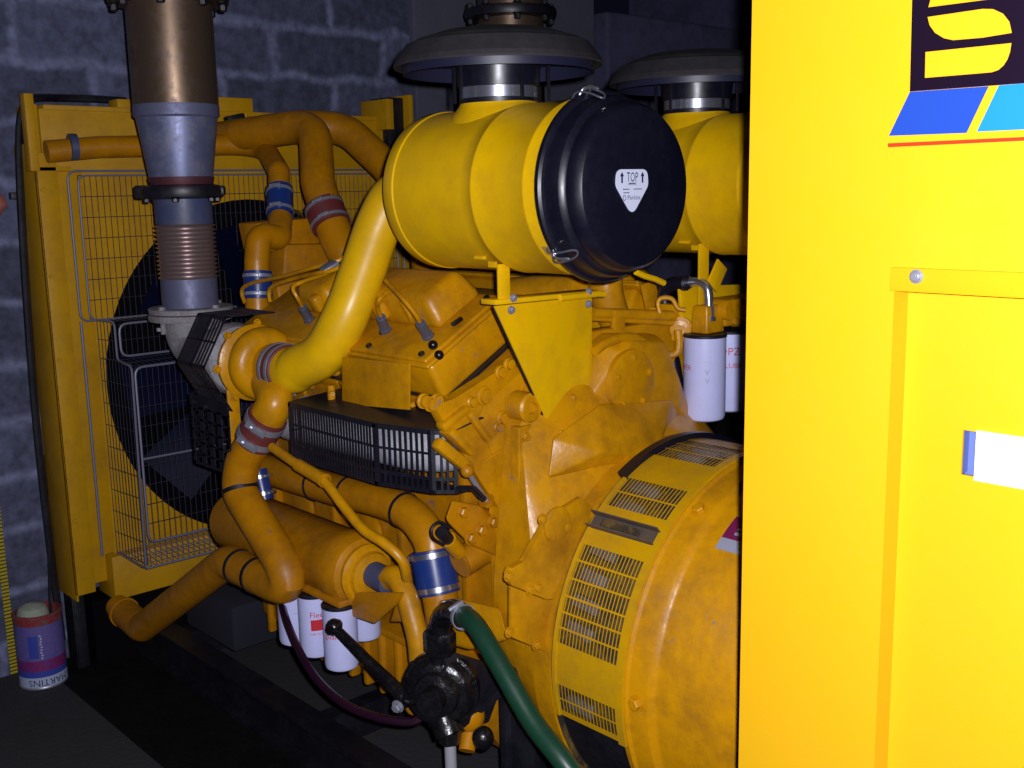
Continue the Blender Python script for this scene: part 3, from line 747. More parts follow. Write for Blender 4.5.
# tower with the round cover
m = MB()
tw = [F_(x, y, -1.79) for x, y in ((568, 432), (592, 402), (598, 345), (612, 334), (655, 334), (672, 372), (676, 402), (700, 440))]
tb = [p+V(.05, 0, 0) for p in (F_(x, y, -1.79) for x, y in ((602, 402), (606, 350), (618, 340), (650, 340), (664, 375), (664, 402)))]
m.hull([p-V(.07, 0, 0) for p in tw]+tw+tb, .006)
0 and m.hull([F_(600, 404, -1.72), F_(540, 448, -1.80), F_(600, 452, -1.67), F_(655, 455, -1.67), F_(700, 452, -1.67), F_(664, 404, -1.72), F_(600, 404, -1.85), F_(700, 440, -1.85)], .004)
0 and m.hull([F_(524, 428, -1.835), F_(545, 432, -1.80), F_(560, 470, -1.72), F_(540, 500, -1.76), F_(524, 500, -1.835), F_(600, 410, -1.8), F_(585, 470, -1.70)], .004)
m.build('tower', 'yel', en)
a = at(631, 382, X=-1.735); m = MB().lathe(a, (1, 0, 0), [(.082, -.01), (.082, .006), (.076, .009), (0, .009)], 40)
for k in range(5):
    an = k*2*PI/5+.3; m.bolt(a+V(.008, .062*math.cos(an), .062*math.sin(an)), (1, 0, 0), .007, .005)
m.build('round_cover', 'yel', en)
m = MB(); m.tube(spline([F_(x, y, -1.76) for x, y in ((594, 352), (608, 342), (628, 337), (640, 340), (650, 352))], 5), .012, 10); m.build('cast_lip', 'yel', en)
m = MB(); a = F_(531, 408, -1.79); m.lathe(a+V(-.05, 0, 0), (1, 0, 0), [(.036, 0), (.036, .05), (.030, .055), (.014, .056), (.012, .045), (0, .045)], 24); m.hull([F_(x, y, X) for X in (-1.84, -1.80) for x, y in ((521, 415), (541, 412), (544, 440), (520, 445))], .004); m.build('lug', 'yel', en)
for px, py, X, r in ((559, 434, -1.765, .011), (568, 438, -1.765, .010), (545, 484, -1.77, .010), (572, 398, -1.775, .008)):
    m = MB(); m.bolt(at(px, py, X=X), (1, 0, 0), r, .010); m.build('housing_bolt', 'yel', en)
m = MB(); m.lathe(at(587, 406, X=-1.772), (1, 0, 0), [(.017, -.01), (.017, .003), (.011, .004), (.010, -.004), (0, -.004)], 20); m.build('drain_hole', 'dblue', en)
# rear lower bracket plate with its round pad
m = MB()
poly = [at(x, y, X=-1.655) for x, y in ((543, 517), (577, 496), (588, 506), (585, 520), (563, 560), (548, 598), (540, 597), (507, 584), (503, 573), (506, 566), (520, 560))]
m.prism(poly, (.016, 0, 0), .002)
poly = [at(x, y, X=-1.67) for x, y in ((508, 585), (546, 600), (546, 652), (508, 636))]
m.prism(poly, (.012, 0, 0), .002)
for px, py in ((508, 576), (538, 588), (542, 519), (566, 527), (509, 632), (536, 645), (530, 590)): m.bolt(at(px, py, X=-1.639), (1, 0, 0), .009, .007)
a = at(556, 524, X=-1.639); m.lathe(a, (1, 0, 0), [(.040, 0), (.040, .005), (.036, .007), (0, .007)], 32)
m.build('adapter_bracket', 'yel', en)
# valley intake manifold and aftercooler humps
m = MB()
m.hull([(-3.05, 1.90, 1.16), (-3.05, 2.20, 1.16), (-3.05, 1.94, 1.36), (-3.05, 2.16, 1.36), (-1.98, 1.90, 1.16), (-1.98, 2.20, 1.16), (-2.05, 1.94, 1.36), (-2.05, 2.16, 1.36)], .02)
m.tube(fillet([(-2.3, 2.12, 1.34), (-2.02, 2.14, 1.37), (-1.93, 2.16, 1.26), (-1.93, 2.16, 1.15)], .09, 6), .06, 20)
m.lathe((-2.02, 2.13, 1.37), (1, 0, 0), [(.075, 0), (.075, .014), (.06, .016)], 24)
m.build('intake_manifold', 'yel', en)
m = MB(); m.tube(spline([F_(x, y, -1.92) for x, y in ((607, 262), (606, 290), (614, 318), (628, 336))], 6), .045, 16)
m.hull([F_(x, y, X) for X in (-2.0, -1.9) for x, y in ((640, 285), (655, 280), (668, 330), (655, 352))], .004); m.build('lifting_eye', 'yel', en)
# front end: thermostat housing
m = MB()
m.prism([at(x, y, X=-3.05) for x, y in ((256, 223), (319, 217), (330, 246), (262, 252))], (-.12, 0, 0), .008)
m.prism([at(x, y, X=-3.02) for x, y in ((285, 244), (348, 243), (362, 290), (282, 290))], (-.12, 0, 0), .012)
m.prism([at(x, y, X=-2.99) for x, y in ((276, 283), (352, 262), (352, 330), (285, 330))], (-.12, 0, 0), .012)
m.build('thermostat_housing', 'ora', en)
# ------------------------------------------------------------------ air cleaners
AY, AZ = 1.69, 1.65
ac = thing('air_cleaner', 'nearer yellow air filter canister with black end cap and white heart-shaped label', 'air cleaner', (-1.87, AY, 1.45), 'air filter canisters')
m = MB().lathe((-2.10, AY, AZ), (1, 0, 0), [(0, -.002), (.06, -.002), (.155, .010), (.176, .016), (.185, .03), (.1855, .062), (.183, .065), (.183, .30), (.1835, .335), (.1855, .338), (.1855, .342), (.184, .345), (.184, .495), (.1855, .498), (.1855, .503), (.184, .506), (.184, .555), (0, .555)], 72)
m.build('canister', 'lem', ac)
# inlet neck flaring into the canister
m = MB(); SX = -1.868
nx = 40; rows = []
for j in range(9):
    t = j/8; r = .088+.030*(1-t)**4; row = []
    for k in range(nx):
        a = 2*PI*k/nx; x = SX+r*math.cos(a)*1.0; y = r*math.sin(a)
        zb = math.sqrt(max(.179**2-min(abs(y), .172)**2, 0))
        zz = AZ+zb*(1-t)**2+(.197)*(1-(1-t)**2)+(-.004 if j == 0 else 0)
        row.append(m.bm.verts.new(V(x, AY+y, zz)))
    rows.append(row)
for a, b in zip(rows, rows[1:]): m.bridge(a, b)
m._f(rows[-1]); m.build('inlet_neck', 'lem', ac)
ZN = AZ+.197
m = MB().lathe((SX, AY, ZN-.006), (0, 0, 1), [(.086, 0), (.0895, 0), (.0895, .010), (.086, .010), (.086, .034), (.092, .036), (.098, .10)], 40); m.build('rubber_collar', 'rub', ac)
m = MB().lathe((SX, AY, ZN+.004), (0, 0, 1), [(.0865, 0), (.0885, .001), (.0885, .030), (.0865, .031)], 40)
for a in (-1.15, -.1, 2.2): m.bar((SX+.092*math.cos(a+RAD(-40)), AY+.092*math.sin(a+RAD(-40)), ZN-.005), (SX+.092*math.cos(a+RAD(-40)), AY+.092*math.sin(a+RAD(-40)), ZN+.034), .006, .006)
cl = m.build('neck_clamp', 'chrome', ac)
ZH = AZ+.244
m = MB().lathe((SX, AY, ZH), (0, 0, 1), [(.084, 0), (.084, .05), (.150, .05), (.205, .048), (.212, .044), (.212, .012), (.215, .012), (.2155, .062), (.10, .065)], 64, False, False)
m.build('hat_skirt', 'hatin', ac)
m = MB().lathe((SX, AY, ZH), (0, 0, 1), [(.216, .032), (.234, .026), (.236, .030), (.232, .040), (.207, .074), (.196, .078), (.186, .084), (.176, .087), (.135, .100), (.122, .103), (.10, .1035), (0, .1035)], 64, False, True)
m.build('rain_hat', 'hat', ac, ang=10)
for k in range(5):
    m = MB(); a = k*2*PI/5+.98; m.box(SX+.115*math.cos(a)-.003, SX+.115*math.cos(a)+.003, AY+.115*math.sin(a)-.003, AY+.115*math.sin(a)+.003, ZN+.0, ZH+.055); m.build('hat_strut', 'blk', ac)
# black end cap
CX = -1.553
m = MB().lathe((CX, AY, AZ), (1, 0, 0), [(.181, -.004), (.194, -.004), (.1975, .001), (.1975, .010), (.193, .015), (.187, .017), (.184, .028), (.1843, .040), (.181, .050), (.173, .055), (.170, .060), (.171, .072), (.168, .084), (.160, .094), (.148, .0985), (0, .100)], 72)
cap = m.build('end_cap', 'rub', ac, ang=28)
# label: rounded shield with its print
CF_ = CX+.1012
def capuv(u, v): return V(CF_+.0012, AY+u, AZ+.003+v)
lc = at(632, 188, X=CF_)
def labuv(u, v): return V(CF_+.0011, lc.y+u, lc.z+v)
m = MB(); s = .046
out = fillet([(-.2*s, 0, 0), (-.2*s, 0, 0)], .01) if 0 else None
shape = fillet([V(0, .80, 0), V(1.02, .80, 0), V(1.08, .10, 0), V(0, -1.22, 0), V(-1.08, .10, 0), V(-1.02, .80, 0), V(0, .80, 0)], [.50, .45, .40, .45, .50], 6)
m.prism([V(CF_-.0006, lc.y+p.x*s, lc.z+p.y*s) for p in shape[:-1]], (.0012, 0, 0))
m.mi = 1
m.text('TOP', .027, lambda u, v: labuv(u*.66, v+.0205)); m.text('Perkins', .0135, lambda u, v: labuv(u+.005, v-.019))
m.text('O', .016, lambda u, v: labuv(u*.9-.024, v-.020))
m.text('ABOVE', .008, lambda u, v: labuv(u, v+.008)); m.text('REPLACE   DO NOT BLOW', .0065, lambda u, v: labuv(u, v-.002)) if 0 else None
for (u0, u1, v0) in ((-.010, .008, .008), (-.029, -.009, -.003), (-.027, -.009, -.010), (.004, .029, -.003)):
    m.quad(labuv(u0, v0), labuv(u1, v0), labuv(u1, v0+.0016), labuv(u0, v0+.0016))
for u in (-.031, .031):
    m.quad(labuv(u-.0025, .010), labuv(u+.0025, .010), labuv(u+.0025, .024), labuv(u-.0025, .024))
    m._f([m.bm.verts.new(labuv(u-.006, .023)), m.bm.verts.new(labuv(u+.006, .023)), m.bm.verts.new(labuv(u, .032))])
m.build('cap_label', ['lbl', 'ink'], cap, ang=0, label='white heart-shaped label reading TOP between two arrows', keep=True)
# wire clips over the cap rim
for a in (108, 222, 345):
    m = MB(); c, s_ = math.cos(RAD(a)), math.sin(RAD(a)); rv = V(0, c, s_); tv = V(0, -s_, c)
    P = lambda x, r, t: V(x, AY, AZ)+rv*r+tv*t
    m.tube(spline([P(CX-.02, .186, -.012), P(CX+.0, .203, -.014), P(CX+.03, .200, -.012), P(CX+.052, .190, -.009), P(CX+.058, .184, 0), P(CX+.052, .190, .009), P(CX+.03, .200, .012), P(CX+.0, .203, .014), P(CX-.02, .186, .012)], 5), .0022, 6)
    m.tube(spline([P(CX+.01, .198, -.016), P(CX+.02, .210, -.006), P(CX+.048, .204, 0), P(CX+.02, .210, .006), P(CX+.01, .198, .016)], 5), .0022, 6)
    m.bar(P(CX-.035, .183, 0), P(CX-.012, .186, 0), .022, .006, up=rv)
    m.build('spring_clip', 'chrome', ac)
m = MB(); m.box(-1.80, -1.776, AY-.105, AY-.10, AZ-.168, AZ-.155); m.box(-1.83, -1.80, AY-.12, AY-.11, AZ-.150, AZ-.143); m.build('canister_lug', 'lem', ac)
ac2 = copy_tree(ac); ac2.location = (-1.87, AY+.72, 1.45)
ac2['label'] = 'farther yellow air filter canister partly hidden behind the yellow control cabinet'
# ------------------------------------------------------------------ bracket under the air cleaner
PX = -1.785
br = thing('air_cleaner_bracket', 'yellow folded plate bracket carrying the nearer air filter canister', 'bracket', (PX, AY, 1.05))
pl = [at(x, y, X=PX) for x, y in ((493, 306), (590, 296), (591, 398), (584, 408), (572, 437), (556, 440), (552, 434))]
m = MB().prism(pl, (.006, 0, 0), .001)
a, b = at(494, 306, X=PX), at(553, 436, X=PX)
m.build('plate', 'lem', br)
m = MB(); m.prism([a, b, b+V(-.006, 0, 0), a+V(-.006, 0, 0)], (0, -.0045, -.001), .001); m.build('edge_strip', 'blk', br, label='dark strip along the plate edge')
m = MB(); a, b = at(488, 302, X=PX+.005), at(592, 292, X=PX+.005); m.bar(a, b, .05, .012, up=(0, 0, 1), bev=.003)
m.tube([at(560, 298, X=PX+.03), at(596, 294, X=PX+.03), at(604, 294, X=PX+.03)], .008, 10); m.build('top_flange', 'lem', br)
m = MB(); a = at(504, 303, X=PX+.02); m.bar(a, V(a.x, a.y, 1.49), .034, .006, up=(1, 0, 0), bev=.001)
m.build('strap', 'lem', br)
m = MB()
for px, py in ((511, 310), (588, 292), (588, 304), (513, 298)): m.bolt(at(px, py, X=PX+.03), (1, 0, 0), .0065, .007)
m.build('bracket_bolt', 'zinc', br)
br2 = thing('air_cleaner_bracket', 'yellow strap bracket under the farther air filter canister beside the white filters', 'bracket', (PX, AY+.72, 1.3))
m = MB(); a = at(703, 300, X=PX+.02); m.bar(V(a.x, a.y, 1.30), V(a.x, a.y, 1.50), .040, .006, up=(1, 0, 0), bev=.001)
p, q = at(712, 287, X=PX+.03), at(722, 264, X=PX+.03); m.bar(p, q, .05, .006, up=(1, 0, 0), bev=.001); m.build('strap', 'lem', br2)
m = MB(); m.prism([at(x, y, X=PX-.03) for x, y in ((677, 288), (682, 286), (745, 284), (750, 330), (680, 330))], (.01, 0, 0), .002); m.build('plate', 'lem', br2)
# yellow lever under the cap
m = MB(); m.tube(spline([at(x, y, X=-1.60) for x, y in ((636, 272), (645, 276), (655, 279), (664, 283))], 4), .007, 8); 
m.build('drain_rod', 'lem', ac, label='short yellow rod below the cap')
# ------------------------------------------------------------------ intake pipe
ip = thing('intake_pipe', 'fat yellow bent pipe from the air filter canister down to the turbocharger', 'intake pipe', (-2.4, 1.6, 1.1))
ctrl = [V(-2.535, 1.494, 1.186), V(-2.495, 1.496, 1.184), at(300, 367, Y=1.50), at(325, 352, Y=1.525), at(346, 315, Y=1.56), at(363, 270, Y=1.61), at(380, 222, Y=1.66), at(398, 195, Y=1.69), V(-2.13, 1.695, 1.65)]
pp = spline(ctrl, 8)
m = MB().tube(pp, .0595, 32); m.build('pipe', 'lem', ip)
m = MB().lathe((-2.575, 1.494, 1.187), (1, 0, 0), [(.062, 0), (.0675, .002), (.0675, .062), (.062, .064)], 32, False, False); hsx = m.build('coupling_hose', 'red', ip, label='dark red coupling hose')
m = MB().clampband((-2.560, 1.494, 1.187), (1, 0, 0), .0675, .012, RAD(-90)); m.build('hose_clip', 'zinc', hsx)
m = MB().clampband((-2.527, 1.494, 1.187), (1, 0, 0), .0675, .012, RAD(-90)); m.build('hose_clip', 'zinc', hsx)
# ------------------------------------------------------------------ charge air pipe under the turbo
cp = thing('charge_air_pipe', 'yellow charge air pipe with red clamped hose bending low to the radiator foot', 'pipe', (-2.9, 1.40, .15))
path = [at(270, 413, Y=1.435), at(257, 433, Y=1.42), at(243, 460, Y=1.40), at(238, 490, Y=1.39), at(250, 527, Y=1.385), at(306, 600, Y=1.375), at(228, 561, Y=1.385), at(142, 628, Y=1.385), at(124, 612, Y=1.39), at(117, 607, Y=1.40)]
fp = fillet([path[0], path[2], path[3], path[5], path[6], path[7], path[8]], [.10, .06, .075, .12, .07], 8)
m = MB().tube(fp, .048, 28); m.build('pipe', 'ora', cp)
d = (path[2]-path[0]).normalized(); c0 = path[0]+d*.052
m = MB(); m.cyl(c0-d*.042, c0+d*.052, .0545, n=28); ch = m.build('coupling_hose', 'red', cp, label='red hose with two bright clips')
fwd = -CF
for k, s in enumerate((-.022, .032)):
    x_, y_, z_ = frame(d); sc = math.atan2(fwd.dot(y_), fwd.dot(x_))
    m = MB().clampband(c0+d*s, d, .0545, .018, sc-.1); m.bar(c0+d*s+x_*.058*math.cos(sc)+y_*.058*math.sin(sc)-d.cross(x_*math.cos(sc)+y_*math.sin(sc))*.03, c0+d*s+x_*.058*math.cos(sc)+y_*.058*math.sin(sc)+d.cross(x_*math.cos(sc)+y_*math.sin(sc))*.03, .018, .006, up=x_*math.cos(sc)+y_*math.sin(sc)); m.build('hose_clip', 'zinc', ch)
def strapon(pts, i, r, parent, w=.010):
    a = pts[max(i-1, 0)]; b = pts[min(i+1, len(pts)-1)]; d = (b-a).normalized()
    m = MB().lathe(pts[i]-d*w/2, d, [(r, 0), (r+.003, 0), (r+.003, w), (r, w)], 28, False, False); m.build('strap', 'blk', parent, label='black strap around the pipe')
def nearest(pts, p): return min(range(len(pts)), key=lambda i: (pts[i]-p).length)
def dens(pts, n=4):
    out = []
    for a, b in zip(pts, pts[1:]): out += [a.lerp(b, k/n) for k in range(n)]
    return out+[pts[-1]]
dp = dens(fp, 10)
for q in (at(238, 491, Y=1.39), at(241, 567, Y=1.385), at(259, 574, Y=1.385)): strapon(dp, nearest(dp, q), .048, cp, .012)
m = MB(); e = fp[-1]; d = (fp[-1]-fp[-2]).normalized(); m.cyl(e-d*.008, e+d*.006, .052, n=28); m.cyl(e, e+d*.06, .040, n=24); m.build('end_flange', 'ora', cp)
# ------------------------------------------------------------------ pipes at the top between radiator and engine
def coolpipe(name, label, cat, pts, r, mt, rr, hose=None, group=None, hr=1.14, hmat='blue', extra=()):
    P = fillet(pts, rr, 8)
    t = thing(name, label, cat, (pts[-1].x, pts[-1].y, pts[-1].z-.05), group)
    m = MB().tube(P, r, 24); m.build('pipe', mt, t)
    for (a, b, hm) in (hose or []):
        m = MB(); a, b = Vector(a), Vector(b); d = (b-a).normalized(); Lh = (b-a).length
        m.lathe(a, d, [(r, 0), (r*hr, .001), (r*hr, Lh-.001), (r, Lh)], 26); hh = m.build('coupling_hose', hm, t, label='%s coupling hose' % ('blue' if 'blue' in hm else 'red'))
        for f in ((.18, .82) if hm != 'dblue' else ()):
            x_, y_, z_ = frame(d); sc = math.atan2(fwd.dot(y_), fwd.dot(x_))
            m = MB().clampband(a+d*Lh*f, d, r*hr, .010, sc); m.build('hose_clip', 'zinc', hh)
    return t, P
A = [V(-3.60, 1.302, 1.80), at(100, 147, X=-3.58), at(263, 144, X=-3.50), at(279, 172, X=-3.14), at(280.5, 224, X=-3.05)]
coolpipe('coolant_pipe', 'yellow coolant pipe along the radiator top bending down into a blue hose', 'pipe', A, .0355, 'ora', [.05, .12, .035], [(at(279.6, 188, X=-3.113), at(280.3, 217, X=-3.063), 'blue'), (at(69, 147, X=-3.585), at(77, 147, X=-3.582), 'dblue')], hr=1.2)
B = [at(205, 140, X=-3.68), at(240, 135, X=-3.50), at(315, 124, X=-3.20), at(318, 185, X=-3.05), at(336, 236, X=-2.95), at(345, 254, X=-2.91), V(-2.86, 2.03, 1.30)]
coolpipe('charge_air_pipe', 'yellow pipe arching down into a red clamped hose behind the big intake pipe', 'pipe', B, .056, 'ora', [.05, .14, .2, .05, .05], [(at(323, 205, X=-3.02), at(332, 227, X=-2.97), 'red')])
Cc = [at(300, 126, X=-3.45), at(345, 128, X=-3.35), at(385, 165, X=-3.2), at(425, 212, X=-3.02), V(-2.92, 2.30, 1.25)]
coolpipe('charge_air_pipe', 'yellow pipe sloping down behind the nearer air filter canister', 'pipe', Cc, .058, 'ora', [.15, .3, .1], None)
# elbow casting with the lower blue hose
E_ = [at(280.4, 219, X=-3.045), at(279, 238, X=-2.98), at(259, 234, X=-2.97), at(257, 262, X=-2.96), at(258, 312, X=-2.95)]
coolpipe('coolant_elbow', 'yellow coolant elbow with a blue hose below it, beside the corrugated bellows', 'pipe', E_, .0385, 'ora', [.03, .05, .02], [(at(257.5, 271, X=-2.96), at(258, 299, X=-2.95), 'blue')], hr=1.13)
# ------------------------------------------------------------------ manifold with its slotted guard
mg = thing('manifold_guard', 'black slotted metal guard over the pale exhaust manifold', 'guard', (-2.2, 1.5, .95))
GY = 1.45
g0 = at(288, 401, Y=GY); g1 = at(375, 426, Y=GY); gx0, gx1 = g0.x, g1.x; gt = (g0.z+g1.z)/2; gb = gt-.150
c2 = V(gx1+.155, GY+.045, gt); c3 = V(gx1+.200, GY+.085, gt); 
path_g = [V(gx0, GY, gt), V(gx1, GY, gt), c2, c3]
for i, (a, b) in enumerate(zip(path_g, path_g[1:])):
    m = MB(); n = [30, 9, 3][i]; slotted(m, a, b-a, V(0, 0, -.150), n, .009, .40, 0, .0025)
    m.bar(a+V(0, 0, -.055), b+V(0, 0, -.055), .005, .003, up=(b-a).cross(V(0, 0, 1))); m.bar(a+V(0, 0, -.115), b+V(0, 0, -.115), .008, .003, up=(b-a).cross(V(0, 0, 1)))
    m.build('front_panel', 'guard', mg)
m = MB(); m.prism(path_g+[V(c3.x+.01, GY+.16, gt+.018), V(gx0+.02, GY+.16, gt+.018), ], (0, 0, .003), 0); m.build('top_panel', 'guard', mg)
m = MB(); slotted(m, V(gx0, GY, gt), V(0, .15, 0), V(0, 0, -.150), 6, .009, .4, 1); m.build('end_panel', 'guard', mg)
m = MB(); pb = [p+V(0, 0, -.150) for p in path_g]; m.prism([pb[0], pb[1], pb[2], pb[3], V(c3.x, GY+.12, gb), V(gx0, GY+.12, gb)], (0, 0, .002), 0)
m.tube(fillet([V(c3.x-.01, c3.y, gb+.012), V(c3.x+.05, c3.y+.005, gb+.022), at(484, 499, X=c3.x+.10)], .02, 4), .007, 8)
m.build('bottom_panel', 'guard', mg)
em = thing('exhaust_manifold', 'pale grey lagged exhaust manifold inside the black slotted guard', 'manifold', (-2.3, 1.53, .97))
m = MB(); m.tube(fillet([(-2.60, 1.545, 1.03), (-2.05, 1.535, 1.045), (-1.965, 1.57, 1.045), (-1.95, 1.66, 1.045)], .08, 6), [.058]*15 if 0 else .058, 24)
m.build('lagging', 'lag', em)
for x in (-2.45, -2.2, -2.0):
    m = MB(); m.cyl((x, 1.55, 1.05), (x, 1.66, 1.05), .045, n=20); m.box(x-.06, x+.06, 1.655, 1.668, .99, 1.11, .006); m.build('branch', 'lag', em)
m = MB(); a, b = at(300, 399, Y=1.62), at(444, 416, Y=1.62); m.bar(a, b, .05, .004, up=(0, -.3, 1)); m.build('gasket_shield', 'lag', em)
# ------------------------------------------------------------------ lower coolant pipe with the blue hose
LY = 1.585
lp = [at(262, 468, Y=LY), at(330, 488, Y=LY), at(398, 507, Y=LY), at(428, 535, Y=LY-.005), at(435, 568, Y=LY-.01), at(442, 610, Y=LY-.015), at(447, 640, Y=LY-.02)]
fp2 = spline(lp, 8)
lt = thing('lower_coolant_pipe', 'yellow coolant pipe below the slotted guard ending in a large blue hose', 'pipe', (-2.3, LY, .5))
m = MB().tube(fp2, .0445, 24); m.build('pipe', 'ora', lt)
dp2 = dens(fp2, 4)
for x, y in ((316, 484), (350, 493), (404, 511)): strapon(dp2, nearest(dp2, at(x, y, Y=LY)), .0445, lt, .008)
a, b = at(431, 549, Y=LY-.008), at(439, 594, Y=LY-.014); d = (b-a).normalized(); Lh = (b-a).length
m = MB().lathe(a, d, [(.045, 0), (.0545, .002), (.0545, Lh-.002), (.045, Lh)], 28); hh = m.build('coupling_hose', 'blue', lt, label='blue coupling hose')
x_, y_, z_ = frame(d); sc = math.atan2(fwd.dot(y_), fwd.dot(x_))
for f in (.13, .87):
    m = MB().clampband(a+d*Lh*f, d, .0545, .013, sc+1.9); m.build('hose_clip', 'chrome', hh)
m = MB(); m.hull([at(x, y, Y=Y) for Y in (1.54, 1.64) for x, y in ((430, 602), (455, 598), (500, 608), (508, 640), (470, 650), (432, 640))], .008); m.build('water_inlet', 'yel', lt)
# ------------------------------------------------------------------ oil cooler
oc = thing('oil_cooler', 'dusty orange-yellow oil cooler drum lying under the pipes above the white filters', 'oil cooler', (-2.5, 1.5, .58))
oe = at(372, 578, Y=1.50)+V(0, 0, .006); P3x0 = at(339, 602, Y=1.44).x; P3z0 = at(339, 602, Y=1.44).z
m = MB().lathe((oe.x-.72, 1.50, oe.z), (1, 0, 0), [(0, 0), (.06, 0), (.088, .02), (.094, .04), (.094, .60), (.097, .61), (.097, .66), (.088, .68), (.070, .69)], 48); m.build('shell', 'ora', oc)
m = MB().lathe((oe.x-.03, 1.50, oe.z), (1, 0, 0), [(.076, 0), (.078, .012), (.071, .02), (.062, .022), (.058, .034), (.044, .040), (0, .04)], 40)
m.build('end_cover', 'yel', oc)
m = MB()
m.hull([at(x, y, Y=Y) for Y in (1.45, 1.58) for x, y in ((335, 592), (352, 606), (378, 608), (405, 592), (400, 602), (375, 624), (345, 614))], .006)
m.hull([at(x, y, Y=1.52) for x, y in ((398, 596), (412, 600), (410, 622), (390, 622))]+[at(x, y, Y=1.58) for x, y in ((398, 596), (412, 600), (410, 622), (390, 622))], .005)
m.box(oe.x-.50, oe.x-.02, 1.41, 1.60, P3z0+.001, max(P3z0+.02, oe.z-.07), .006)
m.build('filter_header', 'ora', oc)
m = MB(); m.lathe((oe.x+.004, 1.50, oe.z+.006), (1, .0, -.06), [(.03, 0), (.034, .004), (.034, .075), (.028, .078)], 24); m.build('outlet_hose', 'dblue', oc, label='dark blue-grey hose stub')
m = MB().tube(spline([V(oe.x+.06, 1.50, oe.z+.003), at(394, 576, Y=1.49), at(405, 592, Y=1.485), at(412, 615, Y=1.48), at(418, 640, Y=1.48), at(420, 660, Y=1.48)], 7), .027, 20); m.build('outlet_pipe', 'yel', oc)
# thin pipe crossing in front
tp = thing('thin_oil_pipe', 'thin yellow pipe crossing diagonally above the oil cooler drum', 'pipe', (-2.3, 1.42, .65))
q = [at(x, y, Y=Y) for x, y, Y in ((272, 447, 1.40), (298, 465, 1.40), (322, 479, 1.40), (345, 508, 1.40), (364, 530, 1.40), (384, 543, 1.41), (402, 560, 1.43), (407, 578, 1.45))]
m = MB().tube(spline(q, 6), .0125, 14); m.build('pipe', 'yel', tp)
m = MB(); m.cyl(q[1], q[2]+(q[2]-q[1])*.12, .0165, n=16); m.cyl(q[2], q[2]+(q[2]-q[1])*.12, .018, n=16); m.build('sleeve', 'yel', tp)
# small chrome / blue joint beside the charge pipe
m = MB(); a, b = at(258, 470, Y=1.50), at(265, 500, Y=1.50); m.cyl(a, b, .026, n=18); jb = m.build('blue_joint', 'blue'); tag(jb, 'small blue hose joint with bright clips right of the low charge air pipe', 'hose')
m = MB().clampband(a.lerp(b, .25), b-a, .026, .010, 2.5); m.build('hose_clip', 'chrome', jb)
m = MB().clampband(a.lerp(b, .8), b-a, .026, .010, 2.5); m.build('hose_clip', 'chrome', jb)
# ------------------------------------------------------------------ white spin-on filters
def spin_filter(label, x, y, ztop, r, h, cat, group, prints, base='blk'):
    t = thing('oil_filter' if cat == 'oil filter' else 'fuel_filter', label, cat, (x, y, ztop-h), group)
    o_ = (x, y, ztop-h)
    m = MB().lathe(o_, (0, 0, 1), [(0, .004), (r*.55, .003), (r*.82, 0), (r*.94, .004), (r, .014), (r, h-.012), (r*1.0, h-.008)], 40, True, True); m.build('canister', 'white', t)
    m = MB().lathe(o_, (0, 0, 1), [(r*.9, h-.010), (r*1.03, h-.009), (r*1.04, h-.003), (r*.98, h), (0, h)], 40); m.build('rim', base, t)
    az = math.atan2(-y, -x)
    for (body, size, zc, da, ink, wrap) in prints:
        m = MB()
        if body == '#':
            for i in range(6):
                a0 = az+da+(i/6-.5)*size/r; a1 = az+da+((i+1)/6-.5)*size/r; rr = r+.0007
                m.quad((x+rr*math.cos(a0), y+rr*math.sin(a0), ztop-h*zc-size/2), (x+rr*math.cos(a1), y+rr*math.sin(a1), ztop-h*zc-size/2), (x+rr*math.cos(a1), y+rr*math.sin(a1), ztop-h*zc+size/2), (x+rr*math.cos(a0), y+rr*math.sin(a0), ztop-h*zc+size/2))
        else:
            m.text(body, size, lambda u, v: V(x+(r+.0009)*math.cos(az+da+u/r), y+(r+.0009)*math.sin(az+da+u/r), ztop-h*zc+v), 'CENTER')
        m.build('print', ink, t, ang=0, keep=True, label='printed lettering')
    return t
fx = []
RO, HO = .0445, .175
P3 = at(339, 602, Y=1.44); P2 = at(313, 591, Y=1.44); P1 = at(293, 582, Y=1.44); P4 = at(352, 603, Y=1.56); P5 = at(333, 595, Y=1.56)
zt = P3.z
pr_ = [('Fleet', .022, .30, .15, 'redink', 1), ('#', .030, .46, .05, 'redink', 0), ('LUBE FILTER', .008, .60, .1, 'redink', 0)]
spin_filter('white oil filter partly behind the black pump lever, nearest of the row under the cooler', P3.x, 1.44, zt, RO, HO, 'oil filter', 'white oil filters', [('guard', .022, .44, -.45, 'redink', 1), ('LUBE', .012, .36, -.4, 'redink', 1)])
spin_filter('white oil filter with a red square and red lettering under the oil cooler', P3.x-.118, 1.44, zt, RO, HO, 'oil filter', 'white oil filters', pr_)
spin_filter('white oil filter partly hidden by the low charge air pipe and dark red hose', P3.x-.225, 1.44, zt, RO, HO, 'oil filter', 'white oil filters', [('FLOW', .008, .45, .2, 'grey', 0)])
spin_filter('oil-streaked white filter in the back row behind the pump lever', P3.x-.075, 1.565, zt, RO, HO-.02, 'oil filter', 'white oil filters', [('I I', .03, .4, .3, 'ink', 0)])
